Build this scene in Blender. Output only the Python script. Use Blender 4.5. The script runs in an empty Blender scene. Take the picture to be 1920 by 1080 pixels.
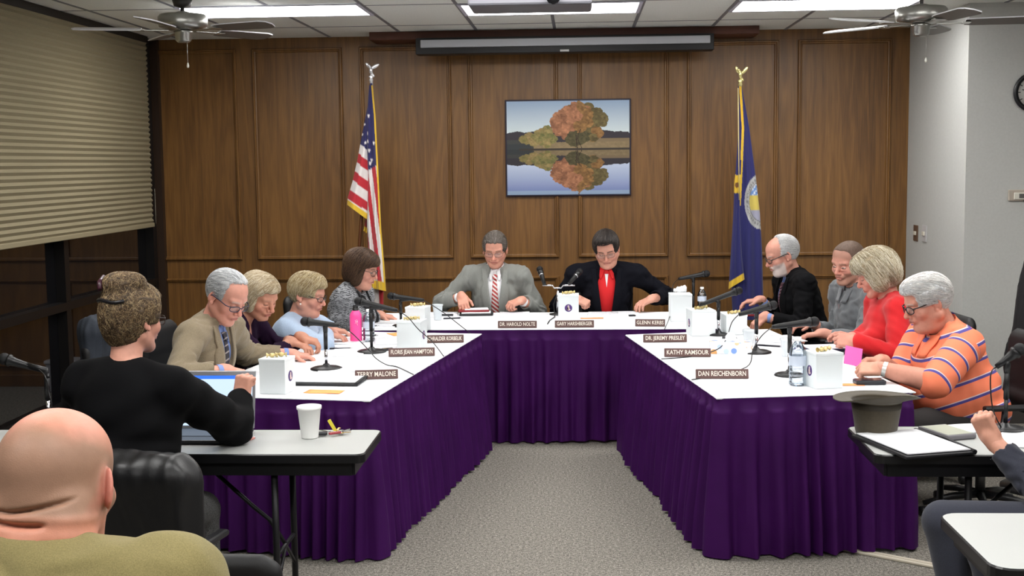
import bpy, bmesh, math, random
import numpy as np
from mathutils import Vector, Matrix, noise as mnoise
random.seed(7); np.random.seed(7)
PI = math.pi
scene = bpy.context.scene
COL = scene.collection

# ------------------------------------------------------------------ camera
F = 2350.0; CH = 1.83
def cam_axes(vpx=1088., hy=305., roll=.0115):
    dx = vpx-960; dy = 540-hy-dx*roll
    c, s = math.cos(roll), math.sin(roll)
    yaw = math.atan2(dx, F); pitch = math.atan2(dy, F)
    Rz = np.array([[math.cos(yaw), -math.sin(yaw), 0], [math.sin(yaw), math.cos(yaw), 0], [0, 0, 1.]])
    fwd = Rz @ np.array([0, math.cos(pitch), -math.sin(pitch)])
    right = Rz @ np.array([1., 0, 0]); up = np.cross(right, fwd)
    return np.array([right*c-up*s, up*c+right*s, fwd])
CR = cam_axes()
def at(px, py, X=None, Y=None, Z=None):
    d = CR.T @ np.array([(px-960)/F, -(py-540)/F, 1.])
    t = (Z-CH)/d[2] if Z is not None else (Y/d[1] if Y is not None else X/d[0])
    return np.array([0, 0, CH])+t*d
cam_d = bpy.data.cameras.new('camera'); cam = bpy.data.objects.new('camera', cam_d); COL.objects.link(cam)
cam_d.sensor_fit = 'HORIZONTAL'; cam_d.sensor_width = 36; cam_d.lens = 36*F/1920; cam_d.clip_start = .05
Mc = Matrix.Identity(4)
for i in range(3):
    Mc[i][0] = CR[0][i]; Mc[i][1] = CR[1][i]; Mc[i][2] = -CR[2][i]
Mc[2][3] = CH
cam.matrix_world = Mc
scene.camera = cam
vs = scene.view_settings
vs.view_transform = 'Standard'; vs.look = 'None'; vs.gamma = 1; vs.use_curve_mapping = False; vs.exposure = 0.0

# ------------------------------------------------------------------ materials
def lin(c):
    o = []
    for v in c[:3]:
        v = v/255.
        o.append(v/12.92 if v <= .04045 else ((v+.055)/1.055)**2.4)
    return tuple(o)+(1.,)
MATS = {}
def mat(name, col=(128, 128, 128), rough=.6, metal=0., var=0., vscale=40., bump=0., bscale=200., attr=None,
        emit=0., trans=0., alpha=1., spec=.5, sheen=0., stretch=(1, 1, 1), ior=1.45, detail=3., sub=0.):
    if name in MATS: return MATS[name]
    m = bpy.data.materials.new(name); m.use_nodes = True
    nt = m.node_tree; b = nt.nodes['Principled BSDF']; L = nt.links.new
    c = lin(col)
    b.inputs['Base Color'].default_value = c
    b.inputs['Roughness'].default_value = rough; b.inputs['Metallic'].default_value = metal
    b.inputs['Specular IOR Level'].default_value = spec; b.inputs['IOR'].default_value = ior
    if sheen: b.inputs['Sheen Weight'].default_value = sheen
    if sub:
        b.inputs['Subsurface Weight'].default_value = sub; b.inputs['Subsurface Scale'].default_value = .01
        b.inputs['Subsurface Radius'].default_value = (1., .35, .2)
    if trans: b.inputs['Transmission Weight'].default_value = trans
    if alpha < 1: b.inputs['Alpha'].default_value = alpha
    if emit:
        b.inputs['Emission Color'].default_value = c; b.inputs['Emission Strength'].default_value = emit
    src = None
    if attr:
        a = nt.nodes.new('ShaderNodeAttribute'); a.attribute_name = attr; src = a.outputs['Color']
        L(src, b.inputs['Base Color'])
    tc = nt.nodes.new('ShaderNodeTexCoord'); mp = nt.nodes.new('ShaderNodeMapping')
    mp.inputs['Scale'].default_value = stretch; L(tc.outputs['Object'], mp.inputs['Vector'])
    if var:
        n = nt.nodes.new('ShaderNodeTexNoise'); n.inputs['Scale'].default_value = vscale; n.inputs['Detail'].default_value = detail
        L(mp.outputs[0], n.inputs['Vector'])
        r = nt.nodes.new('ShaderNodeMapRange'); r.inputs['From Min'].default_value = .3; r.inputs['From Max'].default_value = .7
        r.inputs['To Min'].default_value = 1-var; r.inputs['To Max'].default_value = 1+var
        L(n.outputs['Fac'], r.inputs['Value'])
        mx = nt.nodes.new('ShaderNodeMix'); mx.data_type = 'RGBA'; mx.blend_type = 'MULTIPLY'; mx.inputs[0].default_value = 1
        if src: L(src, mx.inputs[6])
        else: mx.inputs[6].default_value = c
        L(r.outputs[0], mx.inputs[7]); L(mx.outputs[2], b.inputs['Base Color'])
    if bump:
        n2 = nt.nodes.new('ShaderNodeTexNoise'); n2.inputs['Scale'].default_value = bscale; n2.inputs['Detail'].default_value = 3
        L(mp.outputs[0], n2.inputs['Vector'])
        bp = nt.nodes.new('ShaderNodeBump'); bp.inputs['Strength'].default_value = bump; bp.inputs['Distance'].default_value = .004
        L(n2.outputs['Fac'], bp.inputs['Height']); L(bp.outputs[0], b.inputs['Normal'])
    MATS[name] = m
    return m

def nodes_mat(name, rough=.6):
    m = bpy.data.materials.new(name); m.use_nodes = True; MATS[name] = m
    nt = m.node_tree; b = nt.nodes['Principled BSDF']; b.inputs['Roughness'].default_value = rough
    return m, nt, b
def N(nt, t, **kw):
    n = nt.nodes.new(t)
    for k, v in kw.items():
        if k.startswith('i_'):
            key = k[2:]
            n.inputs[int(key) if key.isdigit() else key.replace('_', ' ')].default_value = v
        else: setattr(n, k, v)
    return n

# ------------------------------------------------------------------ object helpers
def tag(o, label=None, cat=None, group=None, kind=None):
    if label: o['label'] = label
    if cat: o['category'] = cat
    if group: o['group'] = group
    if kind: o['kind'] = kind
    return o
def empty(name, loc, rz=0, label=None, cat=None, group=None):
    o = bpy.data.objects.new(name, None); COL.objects.link(o)
    o.location = loc; o.rotation_euler = (0, 0, rz); o.empty_display_size = .05
    return tag(o, label, cat, group)
class MB:
    """collects shapes (all coordinates local) into one mesh"""
    def __init__(s): s.v = []; s.f = []; s.m = []; s.sm = []; s.cols = None; s.mi = 0; s.smooth = False
    def add(s, vs_, fs_, smooth=None):
        o = len(s.v); s.v += [tuple(float(q) for q in v) for v in vs_]
        for f in fs_:
            s.f.append(tuple(i+o for i in f)); s.m.append(s.mi); s.sm.append(s.smooth if smooth is None else smooth)
        return s
    def box(s, c, size, rz=0., bev=0., R=None, seg=2):
        if bev > 0:
            bm = bmesh.new(); bmesh.ops.create_cube(bm, size=1)
            for v in bm.verts: v.co = Vector((v.co.x*size[0], v.co.y*size[1], v.co.z*size[2]))
            bmesh.ops.bevel(bm, geom=bm.edges[:], offset=bev, segments=seg, affect='EDGES', profile=.5)
            V = [tuple(v.co) for v in bm.verts]; Fc = [tuple(v.index for v in f.verts) for f in bm.faces]; bm.free()
        else:
            V = [(x*size[0]/2, y*size[1]/2, z*size[2]/2) for x in (-1, 1) for y in (-1, 1) for z in (-1, 1)]
            Fc = [(0, 1, 3, 2), (4, 6, 7, 5), (0, 4, 5, 1), (2, 3, 7, 6), (0, 2, 6, 4), (1, 5, 7, 3)]
        if R is None: R = Matrix.Rotation(rz, 3, 'Z')
        V = [tuple(Vector(c)+R @ Vector(v)) for v in V]
        return s.add(V, Fc)
    def tube(s, pts, r, n=10, cap=True, closed=False, smooth=True):
        P = [Vector(p) for p in pts]; m = len(P)
        rr = r if hasattr(r, '__len__') else [r]*m
        V = []; prev = None
        for i in range(m):
            if closed: t = P[(i+1) % m]-P[i-1]
            else: t = P[min(i+1, m-1)]-P[max(i-1, 0)]
            if t.length < 1e-9: t = Vector((0, 0, 1))
            t.normalize()
            if prev is None:
                a = Vector((0, 0, 1)) if abs(t.z) < .9 else Vector((1, 0, 0))
                nx = t.cross(a).normalized()
            else:
                nx = (prev-t*prev.dot(t)).normalized()
            ny = t.cross(nx); prev = nx
            for j in range(n):
                an = 2*PI*j/n; V.append(P[i]+(nx*math.cos(an)+ny*math.sin(an))*rr[i])
        Fc = []
        for i in range(m if closed else m-1):
            for j in range(n):
                a = i*n+j; b = i*n+(j+1) % n; i2 = (i+1) % m
                Fc.append((a, b, i2*n+(j+1) % n, i2*n+j))
        s.add(V, Fc, smooth)
        if cap and not closed:
            o = len(s.v)-len(V)
            s.f.append(tuple(o+j for j in reversed(range(n)))); s.m.append(s.mi); s.sm.append(False)
            s.f.append(tuple(o+(m-1)*n+j for j in range(n))); s.m.append(s.mi); s.sm.append(False)
        return s
    def lathe(s, prof, c=(0, 0, 0), n=24, R=None, smooth=True):
        V = []; Fc = []; k = len(prof)
        for j in range(n):
            a = 2*PI*j/n
            for (r, z) in prof: V.append((r*math.cos(a), r*math.sin(a), z))
        for j in range(n):
            j2 = (j+1) % n
            for i in range(k-1): Fc.append((j*k+i, j2*k+i, j2*k+i+1, j*k+i+1))
        if R is not None: V = [tuple(R @ Vector(v)) for v in V]
        V = [(v[0]+c[0], v[1]+c[1], v[2]+c[2]) for v in V]
        return s.add(V, Fc, smooth)
    def prism(s, pts, z0, z1, R=None, c=(0, 0, 0)):
        n = len(pts); V = [(p[0], p[1], z0) for p in pts]+[(p[0], p[1], z1) for p in pts]
        Fc = [tuple(reversed(range(n))), tuple(range(n, 2*n))]+[(i, (i+1) % n, n+(i+1) % n, n+i) for i in range(n)]
        if R is not None: V = [tuple(R @ Vector(v)) for v in V]
        V = [(v[0]+c[0], v[1]+c[1], v[2]+c[2]) for v in V]
        return s.add(V, Fc)
    def sphere(s, c, r, n=12, sc=(1, 1, 1)):
        prof = [(max(0, r*math.sin(PI*i/n)), -r*math.cos(PI*i/n)) for i in range(n+1)]
        prof[0] = (0, -r); prof[-1] = (0, r)
        o = len(s.v); s.lathe(prof, (0, 0, 0), n*2)
        for i in range(o, len(s.v)):
            v = s.v[i]; s.v[i] = (v[0]*sc[0]+c[0], v[1]*sc[1]+c[1], v[2]*sc[2]+c[2])
        return s
    def grid(s, G, smooth=True, flip=False):
        """G: array (a,b,3)"""
        a, b = len(G), len(G[0]); V = [tuple(G[i][j]) for i in range(a) for j in range(b)]
        Fc = []
        for i in range(a-1):
            for j in range(b-1):
                q = (i*b+j, (i+1)*b+j, (i+1)*b+j+1, i*b+j+1); Fc.append(q[::-1] if flip else q)
        return s.add(V, Fc, smooth)
    def build(s, name, mats, parent=None, loc=None, rz=0, merge=False):
        me = bpy.data.meshes.new(name); me.from_pydata(s.v, [], s.f)
        if not isinstance(mats, (list, tuple)): mats = [mats]
        for m in mats: me.materials.append(m)
        me.polygons.foreach_set('material_index', s.m); me.polygons.foreach_set('use_smooth', s.sm)
        if s.cols is not None:
            a = me.color_attributes.new('Col', 'FLOAT_COLOR', 'POINT'); a.data.foreach_set('color', np.asarray(s.cols, np.float32).ravel())
        me.update()
        if merge:
            bm = bmesh.new(); bm.from_mesh(me); bmesh.ops.remove_doubles(bm, verts=bm.verts, dist=1e-5); bm.to_mesh(me); bm.free()
        o = bpy.data.objects.new(name, me); COL.objects.link(o)
        if parent: o.parent = parent
        if loc is not None: o.location = loc
        if rz: o.rotation_euler = (0, 0, rz)
        return o
def np_mesh(name, V, Q, mats, parent=None, cols=None, smooth=True, attrs=None, loc=None):
    me = bpy.data.meshes.new(name)
    V = np.asarray(V, np.float32); Q = np.asarray(Q, np.int32)
    me.vertices.add(len(V)); me.vertices.foreach_set('co', V.ravel())
    me.loops.add(Q.size); me.loops.foreach_set('vertex_index', Q.ravel())
    me.polygons.add(len(Q)); me.polygons.foreach_set('loop_start', np.arange(0, Q.size, Q.shape[1], dtype=np.int32))
    me.polygons.foreach_set('use_smooth', np.full(len(Q), smooth))
    me.update(calc_edges=True); me.validate()
    if not isinstance(mats, (list, tuple)): mats = [mats]
    for m in mats: me.materials.append(m)
    if cols is not None:
        a = me.color_attributes.new('Col', 'FLOAT_COLOR', 'POINT'); a.data.foreach_set('color', np.asarray(cols, np.float32).ravel())
    for k, v in (attrs or {}).items():
        a = me.attributes.new(k, 'FLOAT', 'POINT'); a.data.foreach_set('value', np.asarray(v, np.float32))
    o = bpy.data.objects.new(name, me); COL.objects.link(o)
    if parent: o.parent = parent
    if loc is not None: o.location = loc
    return o
KIDS = {}
def copy_tree(o, parent=None):
    c = o.copy(); COL.objects.link(c)
    if parent: c.parent = parent
    for ch in [x for x in bpy.data.objects if x.parent == o]: copy_tree(ch, c)
    return c
def text_geo(s, size, ext=.0008, align='CENTER', sx=1.):
    cu = bpy.data.curves.new('t', 'FONT'); cu.body = s; cu.size = size; cu.extrude = ext; cu.align_x = align; cu.align_y = 'CENTER'
    cu.resolution_u = 2; cu.offset = size*.012
    ob = bpy.data.objects.new('t', cu); COL.objects.link(ob)
    dg = bpy.context.evaluated_depsgraph_get(); dg.update()
    me = bpy.data.meshes.new_from_object(ob.evaluated_get(dg))
    V = [(v.co.x*sx, v.co.y, v.co.z) for v in me.vertices]; Fc = [tuple(p.vertices) for p in me.polygons]
    bpy.data.objects.remove(ob); bpy.data.curves.remove(cu); bpy.data.meshes.remove(me)
    return V, Fc
# ================================================================== ROOM
ZC = 2.868; YW = 10.24; YV = 9.9
XL = -3.52; XR = float(at(1702, 300, Y=YW)[0]); YR = 8.72; XFAR = 6.2; YN = -2.6
# --- oak
def oak(name, dark=1.0):
    m, nt, b = nodes_mat(name, .42); L = nt.links.new
    tc = N(nt, 'ShaderNodeTexCoord'); sp = N(nt, 'ShaderNodeSeparateXYZ'); L(tc.outputs['Object'], sp.inputs[0])
    # board index along x so that every board has its own grain
    fl = N(nt, 'ShaderNodeMath', operation='MULTIPLY', i_1=2.27); L(sp.outputs[0], fl.inputs[0])
    fr = N(nt, 'ShaderNodeMath', operation='FLOOR'); L(fl.outputs[0], fr.inputs[0])
    ofs = N(nt, 'ShaderNodeMath', operation='MULTIPLY', i_1=3.71); L(fr.outputs[0], ofs.inputs[0])
    cb = N(nt, 'ShaderNodeCombineXYZ')
    L(sp.outputs[0], cb.inputs[0]); L(ofs.outputs[0], cb.inputs[1])
    zz = N(nt, 'ShaderNodeMath', operation='ADD'); L(sp.outputs[2], zz.inputs[0]); L(ofs.outputs[0], zz.inputs[1]); L(zz.outputs[0], cb.inputs[2])
    mp = N(nt, 'ShaderNodeMapping'); mp.inputs['Scale'].default_value = (7., 1, .55); L(cb.outputs[0], mp.inputs[0])
    n1 = N(nt, 'ShaderNodeTexNoise', i_Scale=1., i_Detail=2., i_Distortion=.3); L(mp.outputs[0], n1.inputs['Vector'])
    w = N(nt, 'ShaderNodeMath', operation='MULTIPLY', i_1=14.); L(n1.outputs['Fac'], w.inputs[0])
    sn = N(nt, 'ShaderNodeMath', operation='SINE'); w2 = N(nt, 'ShaderNodeMath', operation='MULTIPLY', i_1=3.); L(w.outputs[0], w2.inputs[0]); L(w2.outputs[0], sn.inputs[0])
    mp2 = N(nt, 'ShaderNodeMapping'); mp2.inputs['Scale'].default_value = (150., 1, 5.); L(cb.outputs[0], mp2.inputs[0])
    n2 = N(nt, 'ShaderNodeTexNoise', i_Scale=1., i_Detail=3.); L(mp2.outputs[0], n2.inputs['Vector'])
    mp3 = N(nt, 'ShaderNodeMapping'); mp3.inputs['Scale'].default_value = (2.3, 1, 1.2); L(cb.outputs[0], mp3.inputs[0])
    n3 = N(nt, 'ShaderNodeTexNoise', i_Scale=1., i_Detail=2.); L(mp3.outputs[0], n3.inputs['Vector'])
    a1 = N(nt, 'ShaderNodeMath', operation='MULTIPLY_ADD', i_1=.06, i_2=.30); L(sn.outputs[0], a1.inputs[0])
    a2 = N(nt, 'ShaderNodeMath', operation='MULTIPLY_ADD', i_1=.40); L(n2.outputs['Fac'], a2.inputs[0]); L(a1.outputs[0], a2.inputs[2])
    a3 = N(nt, 'ShaderNodeMath', operation='MULTIPLY_ADD', i_1=.35); L(n3.outputs['Fac'], a3.inputs[0]); L(a2.outputs[0], a3.inputs[2])
    a4 = N(nt, 'ShaderNodeMath', operation='SUBTRACT', i_1=.2); L(a3.outputs[0], a4.inputs[0])
    cr = N(nt, 'ShaderNodeValToRGB'); L(a4.outputs[0], cr.inputs[0])
    e = cr.color_ramp.elements
    def d(c): return tuple(x*dark for x in lin(c)[:3])+(1,)
    e[0].position = .18; e[0].color = d((68, 42, 18)); e[1].position = .85; e[1].color = d((148, 106, 54))
    k = e.new(.45); k.color = d((110, 75, 35))
    L(cr.outputs[0], b.inputs['Base Color'])
    bp = N(nt, 'ShaderNodeBump', i_Strength=.15, i_Distance=.002); L(n2.outputs['Fac'], bp.inputs['Height']); L(bp.outputs[0], b.inputs['Normal'])
    return m
OAK = oak('oak_panelling'); OAKD = oak('oak_trim', .8)
# --- carpet
m, nt, b = nodes_mat('carpet_speckled', .95); L = nt.links.new; CARPET = m
tc = N(nt, 'ShaderNodeTexCoord'); n1 = N(nt, 'ShaderNodeTexNoise', i_Scale=170., i_Detail=2.); n2 = N(nt, 'ShaderNodeTexNoise', i_Scale=70., i_Detail=3.)
L(tc.outputs['Object'], n1.inputs['Vector']); L(tc.outputs['Object'], n2.inputs['Vector'])
ad = N(nt, 'ShaderNodeMath', operation='MULTIPLY_ADD', i_1=.6); L(n1.outputs['Fac'], ad.inputs[0])
m2_ = N(nt, 'ShaderNodeMath', operation='MULTIPLY', i_1=.4); L(n2.outputs['Fac'], m2_.inputs[0]); L(m2_.outputs[0], ad.inputs[2])
cr = N(nt, 'ShaderNodeValToRGB'); L(ad.outputs[0], cr.inputs[0]); e = cr.color_ramp.elements
e[0].position = .36; e[0].color = lin((72, 69, 66)); e[1].position = .64; e[1].color = lin((164, 159, 150)); e.new(.5).color = lin((118, 114, 107))
L(cr.outputs[0], b.inputs['Base Color']); b.inputs['Specular IOR Level'].default_value = .1
bp = N(nt, 'ShaderNodeBump', i_Strength=.5, i_Distance=.004); L(n1.outputs['Fac'], bp.inputs['Height']); L(bp.outputs[0], b.inputs['Normal'])
PAINT = mat('wall_paint', (186, 187, 184), .8, var=.03, vscale=60, bump=.12, bscale=220)
TILE = mat('ceiling_tile', (226, 228, 222), .9, var=.05, vscale=90, bump=.3, bscale=300)
TBAR = mat('ceiling_bar', (120, 122, 128), .5, metal=.2)
BLACKF = mat('dark_bronze_frame', (22, 20, 20), .4, metal=.3)
def struct(name, mb, m, parent=None): return tag(mb.build(name, m, parent), kind='structure')
struct('floor', MB().box(((XL+XFAR)/2, (YN+YW)/2, -.05), (XFAR-XL+.6, YW-YN+.6, .1)), CARPET)
# back wall
struct('wall_back', MB().box(((XL+XR)/2-.05, YW+.06, ZC/2), (XR-XL+.3, .12, ZC)), OAK)
# right return wall and the nearer front-facing wall
struct('wall_right', MB().box((XR+.06, (YR+YW)/2, ZC/2), (.12, YW-YR, ZC)), PAINT)
struct('wall_front_right', MB().box(((XR+XFAR)/2+.06, YR+.06, ZC/2), (XFAR-XR-.12, .12, ZC)), PAINT)
struct('wall_far_right', MB().box((XFAR+.06, (YR+YN)/2, ZC/2), (.12, YR-YN, ZC)), PAINT)
struct('wall_near', MB().box(((XL+XFAR)/2, YN-.06, ZC/2), (XFAR-XL, .12, ZC)), PAINT)
# ceiling with T-bar grid
gx0 = float(at(1040, 60, Y=YV)[0])
TY = [float(at(1040, 24.5, Z=ZC)[1])]
g = TY[0]; GY = [g+.61*k for k in range(-21, 4)]
mb = MB()
mb.box(((XL+XFAR)/2, (YN+YW)/2, ZC+.05), (XFAR-XL+.4, YW-YN+.4, .1))
struct('ceiling', mb, TILE)
mb = MB()
LX = [gx0+.6096*k for k in range(-8, 12)]
for x in LX:
    if XL < x < XFAR: mb.box((x, (YN+YW)/2, ZC-.0015), (.024, YW-YN, .004))
for y in GY[::2]:
    if y < YV+.1: mb.box(((XL+XFAR)/2, y, ZC-.001), (XFAR-XL, .012, .003))
struct('trim_1', mb, TBAR)
# valance above the projection screen
vx0 = float(at(692, 64, Y=YV)[0]); vx1 = float(at(1424, 55, Y=YV)[0])
struct('trim_2', MB().box(((vx0+vx1)/2, (YV+YW)/2, ZC-.032), (vx1-vx0, YW-YV, .062), bev=.004), mat('stained_beam', (82, 44, 30), .5, var=.12, vscale=8, stretch=(1, 6, 6)))
# panel mouldings
px_l = [283, 479, 678, 880, 1084, 1288, 1494]; px_r = [449, 646, 848, 1047, 1253, 1458, 1668]
zb = float(at(960, 483, Y=YW)[2]); zt = float(at(960, 518, Y=YW)[2])
def moulding(x0, x1, z0, z1, y, w=.034):
    # mitred ring: profile points (inset from the outer edge, proud of the wall)
    prof = [(0, 0), (0, .020), (.006, .028), (.014, .028), (.02, .016), (.029, .014), (w, .004), (w, 0)]
    V = []; Fc = []; k = len(prof)
    for (cx, cz, sx, sz) in ((x0, z0, 1, 1), (x1, z0, -1, 1), (x1, z1, -1, -1), (x0, z1, 1, -1)):
        for (d, h) in prof: V.append((cx+sx*d, y-h, cz+sz*d))
    for c in range(4):
        c2 = (c+1) % 4
        for i in range(k-1): Fc.append((c*k+i, c2*k+i, c2*k+i+1, c*k+i+1))
    return MB().add(V, Fc)
tn = 3
for a, c in zip(px_l, px_r):
    x0 = float(at(a, 300, Y=YW)[0]); x1 = float(at(c, 300, Y=YW)[0])
    for (z0, z1) in ((zb, ZC-.085), (.17, zt)):
        struct('trim_%d' % tn, moulding(x0, x1, z0, z1, YW+.0005), OAK); tn += 1
struct('baseboard_back', MB().box(((XL+XR)/2, YW-.008, .05), (XR-XL, .016, .1), bev=.003), OAKD)
struct('baseboard_right', MB().box(((XR+XFAR)/2, YR-.006, .05), (XFAR-XR, .012, .1)), mat('rubber_base', (60, 55, 52), .6))
# corner post
struct('trim_%d' % tn, MB().box((XL+.045, YW-.03, ZC/2), (.09, .06, ZC)), mat('corner_wood', (48, 32, 20), .5)); tn += 1

# --- left window wall: dark glass under a pleated blind
GLASSD, nt, b = nodes_mat('night_glass', .03)
b.inputs['Base Color'].default_value = (.004, .004, .005, 1); b.inputs['IOR'].default_value = 1.62; b.inputs['Specular IOR Level'].default_value = .75
yb0, yb1 = -1.5, YW-.12
pane = MB().box((XL-.03, (yb0+yb1)/2, 1.5), (.02, yb1-yb0, 2.6))
struct('window_1', pane, GLASSD)
fr = MB()
y_m = float(at(116, 560, X=XL)[1])
for y in (yb1-.03, y_m, y_m-1.55, y_m-3.1, y_m-4.65): fr.box((XL+.012, y, ZC/2), (.07, .075, ZC))
fr.box((XL+.014, (yb0+yb1)/2, .90), (.074, yb1-yb0, .055)); fr.box((XL+.014, (yb0+yb1)/2, .21), (.074, yb1-yb0, .07)); fr.box((XL+.014, (yb0+yb1)/2, ZC-.03), (.074, yb1-yb0, .06))
struct('trim_%d' % tn, fr, BLACKF); tn += 1
struct('wall_left', MB().box((XL-.1, (YN+YW)/2, ZC/2), (.1, YW-YN, ZC)), mat('night_wall', (20, 20, 22), .8))
struct('wall_left_base', MB().box((XL-.02, (YN+YW)/2, .09), (.06, YW-YN, .18)), mat('low_sill_wall', (60, 56, 52), .7))
# pleated blind (one thing)
BL = empty('pleated_blind', (XL+.09, 9.95, 1.36), label='large beige pleated window blind covering the upper left window wall', cat='blind')
G = []; zb0, zb1 = 1.385, ZC-.03; nP = 36
yl = [9.93, 4.2]
for i in range(nP*2+1):
    z = zb0+(zb1-zb0)*i/(nP*2); d = .0075 if i % 2 else -.0075
    G.append([(d, yl[0]-9.95, z-1.36), (d, yl[1]-9.95, z-1.36)])
mb = MB().grid(G, smooth=False); mb.build('pleated_fabric', mat('blind_fabric', (138, 128, 102), .85, var=.04, vscale=300, bump=.2, bscale=500), BL)
MB().box((0, (yl[0]+yl[1])/2-9.95, .012), (.03, yl[0]-yl[1], .035), bev=.006).build('bottom_rail', mat('blind_rail', (140, 130, 104), .6), BL)
MB().box((-.01, (yl[0]+yl[1])/2-9.95, ZC-1.36-.028), (.05, yl[0]-yl[1], .05)).build('head_rail', mat('blind_head', (30, 25, 20), .6), BL)
o = MB().tube([(.02, -.01, .3), (.021, -.01, .1), (.02, -.01, .02)], .0016, 6).build('cord', mat('cord_white', (170, 165, 150), .6), BL)
p = at(269, 393, Y=9.95)
o = empty('blind_cord_cleat', (p[0], YW-.004, p[2]), label='small grey cord cleat on the oak wall beside the blind', cat='cleat')
MB().box((0, -.008, 0), (.02, .016, .06), bev=.004).build('plate', mat('cleat_grey', (150, 145, 135), .5), o)

# --- lights: recessed troffers
EMIT = bpy.data.materials.new('lamp_diffuser'); EMIT.use_nodes = True; MATS['lamp_diffuser'] = EMIT
nt = EMIT.node_tree; nt.nodes.clear(); em = nt.nodes.new('ShaderNodeEmission'); ou = nt.nodes.new('ShaderNodeOutputMaterial')
em.inputs['Color'].default_value = (1, .985, .96, 1); em.inputs['Strength'].default_value = 17.; nt.links.new(em.outputs[0], ou.inputs[0])
LFR = mat('lamp_frame', (200, 200, 215), .5)
def troffer(x, y, label, group=None):
    t = empty('ceiling_light', (x, y, ZC-.004), label=label, cat='light', group=group)
    MB().box((0, 0, -.003), (1.16, .55, .004)).build('diffuser', EMIT, t)
    f = MB()
    for s in (-1, 1):
        f.box((0, s*.29, -.003), (1.21, .03, .008)); f.box((s*.592, 0, -.003), (.025, .58, .008))
    f.build('frame', LFR, t); return t
yrow = g-.305
cxL = float(at(523, 20, Y=yrow)[0]); cxC = float(at(1036, 12, Y=yrow)[0])
# three seen over the far end of the room
troffer(gx0, yrow, 'bright rectangular ceiling light panel above the framed lake picture')
troffer(gx0-3*.6096, yrow-.13, 'bright rectangular ceiling light panel over the left end, near the left fan')
troffer(gx0+3*.6096, yrow+.05, 'bright rectangular ceiling light panel over the right end, by the right fan')
for j in range(1, 4):
    for i in (-1, 0, 1, 2):  # rightmost column is added to brighten the pale front wall
        troffer(gx0+i*3*.6096, yrow-j*2.44, 'unseen ceiling light panel nearer the camera, outside the picture', 'ceiling lights nearer the camera')
w = bpy.data.worlds.new('world'); scene.world = w; w.use_nodes = True
w.node_tree.nodes['Background'].inputs[0].default_value = (.02, .02, .025, 1); w.node_tree.nodes['Background'].inputs[1].default_value = 1

# --- projection screen case
sx0 = float(at(778, 85, Y=9.8)[0]); sx1 = float(at(1340, 80, Y=9.8)[0]); zs0 = float(at(1060, 97, Y=9.8)[2]); zs1 = ZC-.060
t = empty('projection_screen_case', ((sx0+sx1)/2, 9.86, zs0), label='long rolled-up projection screen case hung under the ceiling beam', cat='projection screen')
Wd = sx1-sx0; Hh = zs1-zs0
MB().box((0, .05, Hh/2), (Wd, .16, Hh), bev=.006).build('housing', mat('black_case', (14, 13, 16), .5), t)
MB().box((0, .25, Hh*.6), (Wd*.9, .27, .03)).build('wall_bracket', mat('black_case', (14, 13, 16), .5), t)
MB().box((.005, -.045, Hh*.62), (Wd-.075, .03, Hh*.46), bev=.004).build('front_cover', mat('grey_cover', (170, 172, 178), .5), t)
MB().box((.005, -.03, .012), (.07, .03, .016), bev=.003).build('pull_tab', mat('white_tab', (190, 190, 190), .5), t)
# --- projector body near the ceiling
p = at(993, 9, Y=6.42)
t = empty('ceiling_projector', (p[0], 6.6, p[2]-.0), label='grey projector hanging in front of the centre ceiling light', cat='projector')
pw = 226/2350*6.55
MB().box((0, 0, .0425), (pw, .36, .085), bev=.012).build('body', mat('projector_grey', (92, 92, 98), .5), t)
MB().tube([(0, 0, .07), (0, 0, ZC-float(p[2]))], .02, 12).build('mount_pole', TBAR, t)
MB().lathe([(.03, 0), (.035, .03), (.03, .035), (0, .03)], (.12, -.19, .03), R=Matrix.Rotation(PI/2, 3, 'X')).build('lens', mat('lens_black', (10, 10, 12), .15), t)

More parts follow.
